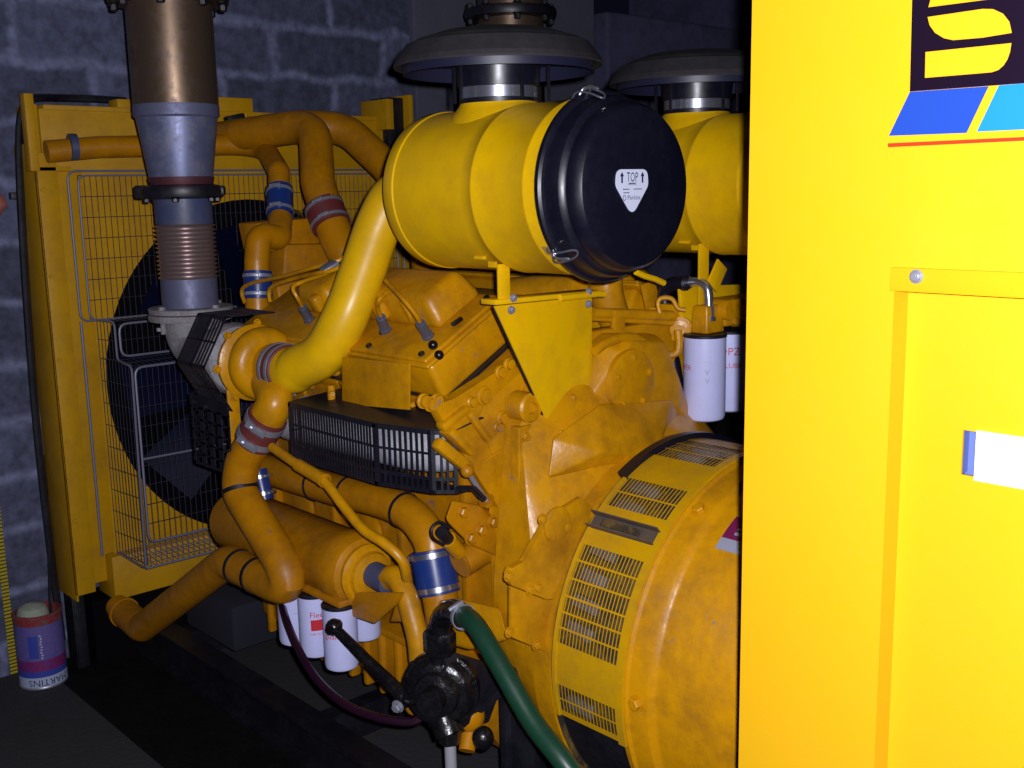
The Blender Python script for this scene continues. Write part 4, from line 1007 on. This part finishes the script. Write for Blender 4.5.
# fuel filters at the right with their head
FY = 2.30
f1 = at(705, 333, Y=FY)
spin_filter('large white fuel filter hanging from the yellow filter head by the cabinet', f1.x, FY, f1.z, .056, .232, 'fuel filter', 'white fuel filters', [('SUPER', .02, .38, -1.15, 'redink', 1), ('V', .02, .42, 0.12, 'grey', 0), ('V', .02, .52, 0.12, 'grey', 0), ('___', .012, .28, 0.12, 'grey', 0)])
spin_filter('white fuel filter with red lettering, half hidden by the yellow cabinet', f1.x-.02, FY+.135, f1.z-.004, .056, .225, 'fuel filter', 'white fuel filters', [('SOPZ', .030, .25, -.10, 'redink', 1), ('LUBE', .02, .42, .22, 'redink', 1)])
fh = thing('filter_manifold', 'yellow cast fuel filter head with a chrome elbow above the white filters', 'filter head', (f1.x, FY, f1.z))
m = MB()
m.hull([V(f1.x+dx, FY+dy, f1.z+dz) for dx, dy, dz in ((-.028, -.028, .001), (.028, -.028, .001), (-.028, .05, .001), (.028, .05, .001), (-.024, -.024, .075), (.024, -.024, .075), (-.024, .04, .075), (.024, .04, .075))], .006)
m.box(f1.x-.05, f1.x+.03, FY+.05, FY+.22, f1.z+.012, f1.z+.085, .01)
m.cyl((f1.x, FY+.05, f1.z+.06), (f1.x+.05, FY+.05, f1.z+.06), .028, n=16)
m.lathe((f1.x+.02, FY+.10, f1.z+.05), (1, -.3, 0), [(.035, 0), (.035, .02), (.02, .022), (.02, .035), (0, .035)], 20)
m.build('casting', 'yel', fh)
m = MB(); a = at(680, 329, Y=FY-.02); m.lathe(a, (.6, -.8, 0), [(.034, -.01), (.034, .012), (.026, .014), (.026, .022), (.014, .024), (.014, .03), (0, .03)], 20); m.build('banjo_union', 'yel', fh)
m = MB(); a = at(671, 314, Y=FY-.03); m.box(a.x-.03, a.x+.025, a.y-.02, a.y+.02, a.z-.028, a.z+.028, .004); m.box(a.x-.07, a.x-.03, a.y-.012, a.y+.012, a.z-.012, a.z+.016, .003); m.build('pipe_union', 'yel', fh)
el = [at(x, y, Y=FY) for x, y in ((684, 283), (698, 282), (707, 288), (709, 306), (709, 316))]
m = MB().tube(spline(el, 7), .0125, 16); m.cyl(el[-2], el[-1], .0165, n=6); m.cyl(el[-1], el[-1]+V(0, 0, -.012), .019, n=16); m.cyl(el[0], el[0]+(el[1]-el[0])*.4, .017, n=16); m.build('elbow', 'chrome', fh, label='chrome elbow')
m = MB()
bh = [at(x, y, Y=FY-.02) for x, y in ((686, 283), (672, 285), (665, 295), (667, 330), (674, 370), (678, 400))]
o = MB().tube(spline(bh, 6), .021, 14).build('fuel_hose', 'rub'); tag(o, 'black rubber hose dropping from the chrome elbow behind the large white fuel filter', 'hose')
# twin fuel pipes
fp_ = thing('fuel_pipes', 'pair of parallel yellow fuel pipes running to the filter head', 'pipe', (-1.75, 2.15, 1.3))
for (a, b, r) in (((592, 313), (672, 316), .0145), ((592, 318), (672, 323), .008)):
    m = MB(); m.cyl(at(*a, Y=1.97), at(*b, Y=2.24), r, n=14); m.build('pipe', 'yel', fp_)
m = MB(); c = at(618, 318, Y=2.05); m.box(c.x-.008, c.x+.008, c.y-.022, c.y+.02, c.z-.035, c.z+.022, .003); m.build('pipe_bracket', 'yel', fp_)
for pts, r in (([(601, 304), (610, 304), (616, 309), (619, 316)], .006), ([(660, 313), (658, 303), (662, 298), (672, 299), (678, 308), (686, 310)], .006), ([(678, 330), (679, 344), (676, 353), (664, 355), (650, 351)], .010)):
    m = MB().tube(spline([at(x, y, Y=2.10+.0015*(x-610)) for x, y in pts], 6), r, 10); m.build('branch_pipe', 'yel', fp_)
# ------------------------------------------------------------------ alternator
DY, DZ, DR = 2.06, .578, .455
al = thing('alternator', 'round yellow alternator with slotted drum cover behind the control cabinet', 'alternator', (-1.3, DY, .10))
DX0, DX1 = -1.632, -1.437
def dp_(x, a, r=DR): return V(x, DY+r*math.cos(RAD(a)), DZ+r*math.sin(RAD(a)))
rows = [(88, 93.4), (93.4, 98.9), (98.9, 104.6), (117.2, 123.4), (123.4, 129.1), (142, 147.3), (147.3, 152.7), (152.7, 157.8), (157.8, 162.4), (162.4, 166.8), (166.8, 171.4), (183.2, 187.9), (187.9, 192)]
rows += [(64, 69.5), (58.5, 64), (44, 50), (36, 42), (30, 36), (24, 30)]
rows.sort()
m = MB(); NS = 18
xs = [DX0+.003+(DX1-DX0-.012)*k/NS for k in range(NS+1)]; gap = (xs[1]-xs[0])*.14
grid_a = sorted(set([-13.]+[a for r_ in rows for a in (r_[0]+.3, r_[1]-.3)]+[193.6]+[float(a) for a in range(-12, 194, 3) if not any(r_[0]-.2 < a < r_[1]+.2 for r_ in rows)]))
grid_x = [DX0]
for k in range(NS): grid_x += [xs[k]+gap, xs[k+1]-gap]
grid_x.append(DX1)
def isslot(i, j):
    a = (grid_a[i]+grid_a[i+1])/2
    return j % 2 == 1 and any(r_[0]+.25 < a < r_[1]-.25 for r_ in rows)
for th_ in (0,):
    vv = [[m.bm.verts.new(dp_(x, a, DR+th_)) for x in grid_x] for a in grid_a]
    for i in range(len(grid_a)-1):
        for j in range(len(grid_x)-1):
            if not isslot(i, j): m._f([vv[i][j], vv[i+1][j], vv[i+1][j+1], vv[i][j+1]])
m.build('drum_cover', 'drum', al, ang=20, label='yellow slotted drum cover')
def arcband(m, x0, x1, r0, r1, a0, a1, n=80):
    prev = None
    for k in range(n+1):
        a = a0+(a1-a0)*k/n
        cur = [m.bm.verts.new(dp_(x, a, r)) for x, r in ((x0, r0), (x0, r1), (x1, r1), (x1, r0))]
        if prev: m.bridge(prev, cur)
        else: m._f(list(reversed(cur)))
        prev = cur
    m._f(prev)
m = MB(); arcband(m, DX0-.016, DX0+.006, DR-.01, DR+.014, 55, 118); m.build('seal_strip', 'rub', al, label='dark rubber strip over the drum edge')
m = MB(); arcband(m, DX1-.008, DX1+.012, DR-.008, DR+.004, -14, 194); arcband(m, DX0-.003, DX0+.007, DR-.004, DR+.003, 118, 194, 50); m.build('drum_rim', 'drum', al)
# folded clamp joint of the cover
m = MB()
for a0, h in ((133.0, .022), (137.0, .016)):
    arcband(m, DX0-.004, DX1-.004, DR, DR+h, a0-.18, a0+.18, 2)
arcband(m, DX0, DX1-.01, DR, DR+.004, 133, 137, 6); m.build('clamp_joint', 'rust', al, label='dark rusty clamp joint across the drum')
m = MB(); arcband(m, DX0+.03, DX1-.05, DR+.003, DR+.008, 134, 136, 4); m.build('clamp_bolt', 'copper', al)
# what shows through the slots
m = MB().lathe((DX0-.0, DY, DZ), (1, 0, 0), [(.30, 0), (.405, .002), (.405, .05), (.36, .055), (.36, .07), (.415, .075), (.415, .19), (.30, .192)], 64)
m.lathe((DX0-.010, DY, DZ), (1, 0, 0), [(.30, 0), (.453, 0), (.453, .004), (.30, .004)], 64)
m.build('stator', 'copper', al, label='stator frame behind the slots')
m = MB()
for k in range(26):
    a = -14+k*8.2; 
    m.bar(dp_(DX0+.01, a, .425), dp_(DX0+.085, a+1, .425), .03, .02, up=dp_(0, a, 1)-V(0, DY, DZ)-V(0, 0, 0), bev=.004)
m.build('winding', 'winding', al, label='grey winding ends behind the slots')
m = MB(); arcband(m, DX0, DX1, DR-.02, DR-.012, 194.5, 346); m.build('lower_cowl', 'blk', al, label='dark lower cowl')
# end bell
m = MB().lathe((DX1, DY, DZ), (1, 0, 0), [(.44, .0), (.452, .002), (.453, .016), (.446, .022), (.440, .050), (.436, .062), (.424, .070), (.420, .078), (.420, .55), (.40, .58), (.2, .60), (0, .60)], 96)
m.build('end_bell', 'yel', al)
m = MB()
for a in (180, 122, 240): 
    p = dp_(DX1+.040, a, .443); m = MB(); m.bolt(p, dp_(0, a, 1)-V(0, DY, DZ), .013, .012); m.build('bell_bolt', 'yel', al)
# rating plate on the bell
m = MB()
a0, a1 = None, None
def bellang(px, py, R=.4205):
    d = CF+CR*((px-512)/FPX)-CU*((py-384)/FPX)
    A_ = d.y**2+d.z**2; B_ = 2*(d.y*(-DY)+d.z*(CAMZ-DZ)); C_ = DY**2+(CAMZ-DZ)**2-R*R
    t = (-B_-math.sqrt(max(B_*B_-4*A_*C_, 0)))/(2*A_); return t*d.x, math.degrees(math.atan2(CAMZ+t*d.z-DZ, t*d.y-DY))
xa, aa = bellang(715, 548); xb, ab = bellang(738, 517)
amid = aa+(ab-aa)*.32
arcband(m, xa, xa+.20, .4195, .4215, amid, ab, 10); m.build('rating_plate', 'plum', al, label='purple rating plate')
m = MB(); arcband(m, xa, xa+.20, .4195, .4216, aa, amid, 6); m.build('plate_foot', 'grey', al, label='grey lower strip of the rating plate')
m = MB()
for k in range(3):
    arcband(m, xa+.025, xa+.10-.02*k, .4215, .4222, amid+(ab-amid)*(.2+.22*k), amid+(ab-amid)*(.32+.22*k), 3)
m.build('plate_print', 'grey', al)
# feet
m = MB(); m.box(-1.40, -.95, 1.62, 1.74, .141, .30, .01); m.box(-1.40, -.95, 2.38, 2.50, .141, .30, .01); m.build('foot', 'blk', al)
# ------------------------------------------------------------------ control cabinet
CY = 1.35
cb = thing('control_cabinet', 'bright yellow control cabinet with a black and blue logo, at the right edge', 'cabinet', (-.3, CY+.1, 0))
cx0 = at(745, 400, Y=CY).x; dx0 = at(894, 300, Y=CY).x; dz1 = at(895, 281, Y=CY).z
CXR = .35
m = MB()
def face(m, x0, x1, z0, z1, y0=CY, y1=CY+.003): m.box(x0, x1, y0, y1, z0, z1)
SH = [V(cx0, CY, 0), V(CXR, CY, 0), V(CXR, CY, 2.25), V(cx0, CY, 2.25)]
DR0 = .05
# outer case with the door opening left free
m.box(cx0, dx0, CY, CY+.04, 0.0, 2.25); m.box(CXR-.03, CXR, CY, CY+.04, 0, 2.25); m.box(dx0, CXR-.03, CY, CY+.04, dz1, 2.25); m.box(dx0, CXR-.03, CY, CY+.04, 0, DR0)
m.box(cx0, cx0+.004, CY+.03, CY+.205, 0, 2.25); m.box(CXR-.004, CXR, CY+.03, CY+.205, 0, 2.25); m.box(cx0, CXR, CY+.17, CY+.205, 0, 2.25); m.box(cx0, CXR, CY+.03, CY+.205, 2.21, 2.25)
m.build('case', 'cab', cb)
# recessed door with its sloping left return and the breaker cut-out
sx0 = at(963, 432, Y=CY+.036).x; sz1 = at(964, 430, Y=CY+.036).z; sz0 = at(964, 475, Y=CY+.036).z
nx_ = dx0+.0015
yd = CY+.036; mw_ = .0206; sxa = at(977, 430, Y=yd).x; sxe = sxa+8*mw_
m = MB()
m.prism([V(dx0, CY+.004, 0+DR0), V(dx0, CY+.002, dz1), V(nx_, yd, dz1), V(nx_, yd, DR0)], (.0, .01, 0))
m.box(nx_, sx0, yd, yd+.004, DR0, dz1); m.box(sxe, CXR-.03, yd, yd+.004, DR0, dz1); m.box(sx0, sxe, yd, yd+.004, DR0, sz0); m.box(sx0, sxe, yd, yd+.004, sz1, dz1)
dr = m.build('door', 'cab', cb, ang=0)
m = MB(); m.box(sx0-.004, sxe, yd+.020, yd+.024, sz0-.004, sz1+.004); m.box(sx0-.004, sx0, yd+.004, yd+.024, sz0, sz1); m.build('breaker_rail', 'slot', dr, label='blue-grey interior in the door cut-out')
m = MB()
for k in range(8): m.box(sxa+k*mw_+.0006, sxa+(k+1)*mw_-.0006, yd-.004, yd+.018, sz0-.004, sz1+.0025, .0006)
m.build('blanking_plate', 'wht', dr, label='row of white blanking plates')
# cover strip above the door with its screw
f0 = at(892, 267, Y=CY); f1_ = at(893, 291, Y=CY-.003)
m = MB(); m.box(f0.x, CXR-.02, CY-.004, CY+.003, f1_.z, f0.z, .0012); fl = m.build('cover_strip', 'cab', cb)
s_ = at(916.5, 276.5, Y=CY-.004); m = MB(); m.lathe(s_, (0, -1, 0), [(.0094, 0), (.0094, .0015), (.007, .002), (.0068, .0055), (.005, .007), (0, .0072)], 24); m.cyl(s_+V(0, -.006, 0), s_+V(0, -.0082, 0), .0032, n=6); m.build('screw', 'zinc', fl, label='bright screw and washer')
# logo panels
m = MB(); LYY = [0]
def poly(pts, mi, k):
    m.mi = mi; y = CY-.0006-.0003*k
    m.prism([V(p.x, y, p.z) for p in (at(a, b, Y=CY) for a, b in pts)], (0, .0004+.0003*k, 0))
def zz(*pts): return [(860+x/4.8, y/4.8) for x, y in pts]
poly(zz((255, -160), (900, -200), (900, 392), (240, 440)), 0, 0)
def arc(cx, cz, r, a0, a1, rx=None, n=10): return [(cx+(rx or r)*math.cos(RAD(a0+(a1-a0)*k/n)), cz+r*math.sin(RAD(a0+(a1-a0)*k/n))) for k in range(n+1)]
# lower bar of the letter, with its rounded right end
poly(zz((316, 250), (728, 207), *[(728-16*t-12*t*t*6.5, 207+140*(1-(1-t)**1.6)) for t in (.2, .4, .6, .8, 1)], (590, 351), (313, 374)), 1, 1)
# middle bar: rounded at lower left and upper right
poly(zz((326, 82), (590, 43), (640, 44), (688, 66), (718, 104), (730, 158), (590, 181), (450, 193), (405, 184), (362, 158), (336, 122)), 1, 1)
# top bar
poly(zz((345, -20), (330, 35), (600, 0), (720, -14), (720, -30), (345, -30)), 1, 1)
poly(zz((241, 441), (618, 414), (512, 638), (140, 652)), 2, 1)
poly(zz((668, 410), (900, 392), (900, 616), (562, 632)), 3, 1)
poly(zz((620, 414), (664, 411), (556, 632), (517, 637)), 1, 0)
poly(zz((135, 688), (900, 652), (900, 670), (135, 707)), 4, 0)
m.build('logo', ['logo_k', 'logo_y', 'logo_b', 'logo_c', 'logo_r'], cb, ang=0, label='black, blue and red logo panel with a large yellow letter S')
# ------------------------------------------------------------------ hand pump
hp_ = thing('hand_pump', 'greasy black hand pump with a long lever below the blue hose', 'pump', (-1.87, 1.45, .38))
pc = at(440, 690, Y=1.45)
pax = (V(.55, -.80, .05)).normalized()
m = MB().lathe(pc-pax*.045, pax, [(0, 0), (.075, 0), (.086, .01), (.086, .022), (.092, .024), (.092, .046), (.086, .048), (.082, .062), (.07, .072), (.055, .074), (.05, .085), (.03, .09), (.024, .10), (0, .10)], 40)
x_, y_, z_ = frame(pax)
for k in range(6):
    a = k*PI/3+.3; m.bolt(pc+pax*.002+(x_*math.cos(a)+y_*math.sin(a))*.080, pax, .010, .012)
m.build('body', 'grease', hp_)
m = MB(); top = at(440, 645, Y=1.45); m.cyl(pc+V(0, 0, .07), top, .024, n=16); m.lathe(top+V(0, 0, -.02), (0, 0, 1), [(.034, 0), (.038, .006), (.038, .05), (.034, .056)], 8)
m.lathe(top+V(0, 0, .028), (0, 0, 1), [(.026, 0), (.026, .02)], 16); m.build('inlet_nut', 'grease', hp_)
m = MB(); bt = at(450, 742, Y=1.45); m.cyl(pc+V(0, 0, -.05), bt+V(0, 0, .02), .036, n=16); m.lathe(bt+V(0, 0, .0), (0, 0, 1), [(.026, 0), (.026, .03)], 6); m.build('outlet_boss', 'grease', hp_)
m = MB(); m.cyl(bt+V(0, 0, .01), at(452, 790, Y=1.45), .014, n=14); m.build('outlet_pipe', 'pipew', hp_, label='pale plastic pipe')
hb = at(404, 697, Y=1.40); ht = at(334, 627, Y=1.36)
m = MB(); m.tube([hb, hb.lerp(ht, .5), ht], [.019, .014, .0125], 12); m.sphere(ht, .021); m.cyl(ht+V(.01, -.02, 0), ht+V(-.01, .02, 0), .012, n=12); m.sphere(hb, .026)
m.cyl(hb, pc+pax*.05, .020, n=14); m.cyl(pc+pax*.03, pc+pax*.085, .03, n=16); m.build('lever', 'grease', hp_, label='long black lever')
m = MB(); m.bolt(hb+V(.01, -.025, -.01), (.3, -.9, -.2), .011, .012); m.build('lever_bolt', 'zinc', hp_)
m = MB(); m.prism([at(x, y, X=-1.83) for x, y in ((448, 650), (505, 668), (486, 720), (450, 735), (430, 700))], (.012, 0, 0), .002)
m.bar(at(452, 730, X=-1.82), at(500, 690, X=-1.80), .02, .02); m.build('support_plate', 'blk', hp_)
m = MB(); c = at(470, 716, Y=1.52); m.sphere(c, .036, (1, 1, 1.1)); m.cyl(c+V(0, 0, -.03), c+V(0.02, -.03, -.07), .02, n=12); m.build('drain_tap', 'ora', hp_, label='rusty orange drain tap')
m = MB(); c = at(483, 738, Y=1.5); m.sphere(c, .026, (1, 1, 1.1)); m.build('tap_cap', 'grease', hp_)
m = MB(); c = at(413, 703, Y=1.46); m.sphere(c, .022, (1, 1, 1.4)); m.build('orange_plug', 'ora', hp_)
# green hose
gh = [at(441, 632, Y=1.45), at(443, 617, Y=1.445), at(455, 611, Y=1.43), at(474, 624, Y=1.40), at(499, 664, Y=1.385), at(533, 722, Y=1.38), at(566, 765, Y=1.38), at(600, 815, Y=1.40), at(640, 880, Y=1.42)]
g = thing('hose', 'green rubber hose curving down from the black hand pump', 'hose', (gh[-1].x, gh[-1].y, gh[-1].z))
sp = spline(gh[2:], 8); m = MB().tube(sp, .0225, 18); m.build('green_hose', 'green', g)
m = MB(); m.tube(spline(gh[:4], 7)[:-4], .026, 16); m.build('end_elbow', 'grease', g, label='black end elbow')
m = MB(); d = gh[3]-gh[2]; m.clampband(gh[2].lerp(gh[3], .45), d, .0265, .012, 2.0); m.build('hose_clip', 'zinc', g)
# dark red hose / cable sagging over the floor
rh = [at(x, y, Y=Y) for x, y, Y in ((280, 598, 1.42), (288, 625, 1.36), (303, 658, 1.33), (322, 685, 1.32), (348, 706, 1.33), (380, 718, 1.36), (410, 722, 1.40), (425, 715, 1.43))]
m = MB().tube(spline(rh, 7), .0105, 10); tag(m.build('hose', 'purp'), 'thin dark red hose looping from the charge pipe past the white filters to the pump', 'hose')
# small blue-grey box and blocks in the dark under the pipe
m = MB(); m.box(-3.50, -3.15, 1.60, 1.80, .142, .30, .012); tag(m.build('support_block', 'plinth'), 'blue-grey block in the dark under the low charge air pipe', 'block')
# ------------------------------------------------------------------ paint can
pcx = at(41, 690, Z=0); cx_, cy_ = pcx.x-.066, pcx.y+.034
can = thing('paint_can', 'open used paint can with purple label standing upside-down print outward on the floor', 'paint can', (cx_, cy_, 0))
RC, HC = .078, .262
def clath(prof, n=48): return MB().lathe((cx_, cy_, 0), (0, 0, 1), prof, n, False, False)
m = clath([(0, .003), (RC-.004, .003), (RC-.002, 0), (RC+.001, .003), (RC+.001, .006), (RC-.0005, .009)]); m.build('bottom_rim', 'zinc', can)
m = clath([(RC, .009), (RC, .045)]); 
m.mi = 1
az = math.atan2(-cy_, -cx_)
m.text('MARTINS', .033, lambda u, v: V(cx_+(RC+.0008)*math.cos(az+.22-u/RC), cy_+(RC+.0008)*math.sin(az+.22-u/RC), .027-v))
m.build('base_band', ['canwht', 'ink'], can, keep=True, label='white band with MARTINS printed upside down')
m = clath([(RC, .045), (RC, .066)]); m.build('blue_band', 'canblue', can, label='dark blue band')
m = clath([(RC, .066), (RC, .105)]); m.build('pink_band', 'canpink', can, label='pink printed band')
m = clath([(RC, .105), (RC, .208)]); m.build('label_band', 'canpur', can, label='purple printed label')
m = MB(); 
for i in range(8):
    a0, a1 = az-.50+.05*i, az-.50+.05*(i+1); rr = RC+.0008
    for (za, zb) in ((.115, .195),): m.quad(*(V(cx_+rr*math.cos(a), cy_+rr*math.sin(a), z) for a, z in ((a0, za), (a1, za), (a1, zb), (a0, zb))))
m.mi = 1
m.text('PEINTURE', .022, lambda u, v: V(cx_+(RC+.0012)*math.cos(az-.1+v/RC), cy_+(RC+.0012)*math.sin(az-.1+v/RC), .155-u)) if 0 else None
for i in range(9): 
    z = .112+.010*i; a = az-.02+.02*math.sin(i*2.1); rr = RC+.0012; m.quad(*(V(cx_+rr*math.cos(q), cy_+rr*math.sin(q), zq) for q, zq in ((a, z), (a+.09, z), (a+.07, z+.006), (a+.01, z+.006))))
m.build('label_print', ['canblue', 'canwht'], can, ang=0, keep=True)
m = clath([(RC, .208), (RC, .228)]); m.build('pale_band', 'canpur', can)
m = clath([(RC, .228), (RC+.001, .252)]); m.build('red_band', 'canred', can, label='red and green band')
m = clath([(RC, .250), (RC+.003, .252), (RC+.003, .258), (RC-.001, HC), (RC-.006, HC), (RC-.006, .05), (0, .045)]); m.build('rim', 'canred', can)
m = MB().lathe((cx_-.02, cy_-.008, .22), (0, 0, 1), [(.052, 0), (.052, .03), (.044, .05), (.02, .062), (0, .064)], 20); m.build('contents', 'putty', can, label='pale greenish dried filler')
# thin dark rod from the can up the wall
rod = [V(cx_+.026, cy_+.036, .20), at(50, 600, X=-3.74), at(49, 560, X=-3.76), at(47, 500, X=-3.80), at(43, 455, X=-3.83)]
tag(MB().tube(spline(rod, 5), .005, 8).build('cord', 'blk'), 'thin dark cord hanging down the wall into the paint can', 'cord')
# yellow tick-marked tape on the wall
a, b = at(3, 440, X=XW+.004), at(11, 642, X=XW+.004)
tag(MB().box(XW+.003, XW+.0045, b.y-.012, b.y+.012, .001, a.z+.02).build('measuring_tape', 'tape'), 'yellow tick-marked strip hanging down the block wall left of the cable', 'tape')
# ------------------------------------------------------------------ person at the left edge of the frame
def person():
    # profile view: faces the engine, i.e. looks along image right
    D = 3.0
    def S(px, py, k=0): # point at depth about D
        d = CF+CR*((px-512)/FPX)-CU*((py-384)/FPX); return d*D+V(0, 0, CAMZ)
    nose = S(7, 204)
    fw = V(_R0.x, _R0.y, 0).normalized(); side = V(0, 0, 1).cross(fw)
    base = nose-fw*.160; base.z = 0
    top = nose.z+.145; sc = top/1.76
    def P(f, s, z): return base+fw*(f*sc)+side*(s*sc)+V(0, 0, z*sc)
    t = thing('person', 'person in dark clothing leaning in at the left edge, only the face edge in view', 'person', (base.x, base.y, 0))
    def skin(name, joints, edges, m, sub=2):
        me = bpy.data.meshes.new(name); names = list(joints); idx = {n_: i for i, n_ in enumerate(names)}
        me.from_pydata([P(*joints[n_][:3])-V(base.x, base.y, 0) for n_ in names], [(idx[a], idx[b]) for a, b in edges], [])
        o = bpy.data.objects.new(name, me); C.objects.link(o); o.parent = t
        o.modifiers.new('skin', 'SKIN'); 
        sv = me.skin_vertices[0].data if me.skin_vertices else None
        if sv is None:
            bpy.context.view_layer.objects.active = o
            bpy.ops.mesh.customdata_skin_add(); sv = me.skin_vertices[0].data
        for n_ in names: sv[idx[n_]].radius = tuple(r*sc for r in joints[n_][3]); 
        sv[0].use_root = True
        ss = o.modifiers.new('sub', 'SUBSURF'); ss.levels = ss.render_levels = sub
        dg = bpy.context.evaluated_depsgraph_get(); me2 = bpy.data.meshes.new_from_object(o.evaluated_get(dg))
        o.modifiers.clear(); o.data = me2; me2.name = name
        me2.materials.clear(); me2.materials.append(M[m]); me2.polygons.foreach_set('use_smooth', [True]*len(me2.polygons))
        return o
    J = dict(pel=(-.34, 0, .93, (.13, .16)), waist=(-.26, 0, 1.07, (.12, .15)), chest=(-.06, 0, 1.30, (.12, .17)), neckb=(.03, 0, 1.45, (.065, .08)), neck=(.01, 0, 1.53, (.052, .052)))
    Ed = [('pel', 'waist'), ('waist', 'chest'), ('chest', 'neckb'), ('neckb', 'neck')]
    for s, q in ((1, 'l'), (-1, 'r')):
        J['sh'+q] = (-.06, s*.17, 1.41, (.060, .060)); J['el'+q] = (-.20, s*.235, 1.16, (.045, .045)); J['wr'+q] = (-.17, s*.235, .91, (.030, .030)); J['pa'+q] = (-.155, s*.232, .83, (.024, .036))
        J['hip'+q] = (-.33, s*.09, .87, (.092, .092)); J['kn'+q] = (-.30, s*.10, .49, (.062, .062)); J['an'+q] = (-.33, s*.105, .09, (.045, .045)); J['to'+q] = (-.16, s*.12, .03, (.034, .045))
        Ed += [('neckb', 'sh'+q), ('sh'+q, 'el'+q), ('el'+q, 'wr'+q), ('wr'+q, 'pa'+q), ('pel', 'hip'+q), ('hip'+q, 'kn'+q), ('kn'+q, 'an'+q), ('an'+q, 'to'+q)]
    body = skin('body', J, Ed, 'navy')
    # head
    m = MB(); hc = P(.035, 0, 1.645)
    k = bmesh.ops.create_uvsphere(m.bm, u_segments=32, v_segments=24, radius=1)
    R3 = Matrix((( fw.x, side.x, 0), (fw.y, side.y, 0), (0, 0, 1))).to_4x4()
    for v in m.bm.verts:
        x, y, z = v.co
        X_ = x*.098; Y_ = y*.076; Z_ = z*.118
        if z < 0: X_ *= 1-.18*(-z)**2; Y_ *= 1-.34*(-z)**1.5; X_ += .020*(-z)
        if x > 0:
            g = math.exp(-(y/.20)**2)
            X_ += .021*g*math.exp(-((z+.28)/.15)**2)+.013*g*math.exp(-((z+.08)/.22)**2)         # nose
            X_ += .014*math.exp(-(y/.32)**2)*(math.exp(-((z+.55)/.06)**2)+math.exp(-((z+.68)/.06)**2))   # lips
            X_ -= .006*math.exp(-(y/.34)**2)*math.exp(-((z+.615)/.025)**2)
            X_ += .014*math.exp(-(y/.4)**2)*math.exp(-((z+.9)/.12)**2)                             # chin
            for ys in (-.42, .42): X_ -= .010*math.exp(-((y-ys)/.2)**2)*math.exp(-((z-.02)/.13)**2)
        v.co = hc+R3.to_3x3() @ V(X_*sc, Y_*sc, Z_*sc)
    m.cyl(P(-.01, 0, 1.46), P(.02, 0, 1.58), .055*sc, .052*sc, 20)
    hd = m.build('head', 'skin', t, ang=0)
    hd.data.polygons.foreach_set('use_smooth', [True]*len(hd.data.polygons))
    for s in (1, -1):
        m = MB(); m.sphere(hc+fw*.081*sc+side*s*.031*sc+V(0, 0, .003), .0115*sc); m.mi = 1; m.sphere(hc+fw*.0885*sc+side*s*.031*sc+V(0, 0, .003), .0056*sc); m.build('eye', ['eyew', 'ink'], hd)
        m = MB(); e = hc-fw*.008*sc+side*s*.076*sc+V(0, 0, -.015*sc); m.sphere(e, .03*sc, (.6, .35, 1)); m.build('ear', 'skin', hd)
    m = MB(); k = bmesh.ops.create_uvsphere(m.bm, u_segments=24, v_segments=16, radius=1)
    for v in m.bm.verts: v.co = hc+R3.to_3x3() @ V((v.co.x*.104-.010)*sc, v.co.y*.083*sc, (v.co.z*.118+.014)*sc)
    cut = [v for v in m.bm.verts if (v.co-hc).dot(fw) > .045*sc and v.co.z < hc.z+.07*sc or v.co.z < hc.z-.06*sc]
    bmesh.ops.delete(m.bm, geom=cut, context='VERTS'); m.build('hair', 'hair', t, ang=0)
    # trousers over the legs and hands with fingers
    for s, q in ((1, 'l'), (-1, 'r')):
        m = MB(); m.tube([P(-.34, s*.09, .93), P(-.33, s*.092, .86), P(-.30, s*.10, .49), P(-.325, s*.105, .08)], [.10*sc, .108*sc, .082*sc, .072*sc], 20); m.build('trouser_leg', 'trous', t)
        pa = (.07, s*.232, .80)
        m = MB(); m.hull([P(-.175+dx, s*.232+dy, z) for dx, z in ((-.028, .875), (.028, .875), (-.030, .79), (.045, .79)) for dy in (-.013, .013)], .006)
        for i, L_ in enumerate((.066, .076, .072, .055)):
            x0 = .040-.022*i+.005; m.tube(spline([P(-.175+x0-.01, s*.232, .80), P(-.175+x0-.004, s*.23, .80-L_*.5), P(-.175+x0+.006, s*.222, .80-L_)], 4), .0085*sc, 8)
        m.tube(spline([P(-.14, s*.228, .86), P(-.11, s*.222, .825), P(-.105, s*.215, .785)], 4), .0098*sc, 8); m.build('hand', 'skin', t)
person()
# ------------------------------------------------------------------ light: the camera's flash, and an added trace of blue ambient fill
fl_ = bpy.data.lights.new('camera_flash', 'SPOT'); fl_.energy = FLASH; fl_.color = (.98, .98, 1.08); fl_.shadow_soft_size = .012
fl_.spot_size = RAD(110); fl_.spot_blend = .6
fo = bpy.data.objects.new('camera_flash', fl_); C.objects.link(fo)
fo.location = cam.matrix_world.translation+CR*.032+CU*.03+CF*.0
tgt = at(470, 370, X=-2.2); fo.rotation_euler = (tgt-fo.location).to_track_quat('-Z', 'Y').to_euler()
w = bpy.data.worlds.new('ambient_fill'); bpy.context.scene.world = w; w.use_nodes = True
w.node_tree.nodes['Background'].inputs['Color'].default_value = (.35, .42, 1.0, 1); w.node_tree.nodes['Background'].inputs['Strength'].default_value = .006
vs = bpy.context.scene.view_settings; vs.view_transform = 'Standard'; vs.look = 'None'; vs.gamma = 1; vs.exposure = EXPOSURE; vs.use_curve_mapping = False
bpy.context.scene.display_settings.display_device = 'sRGB'
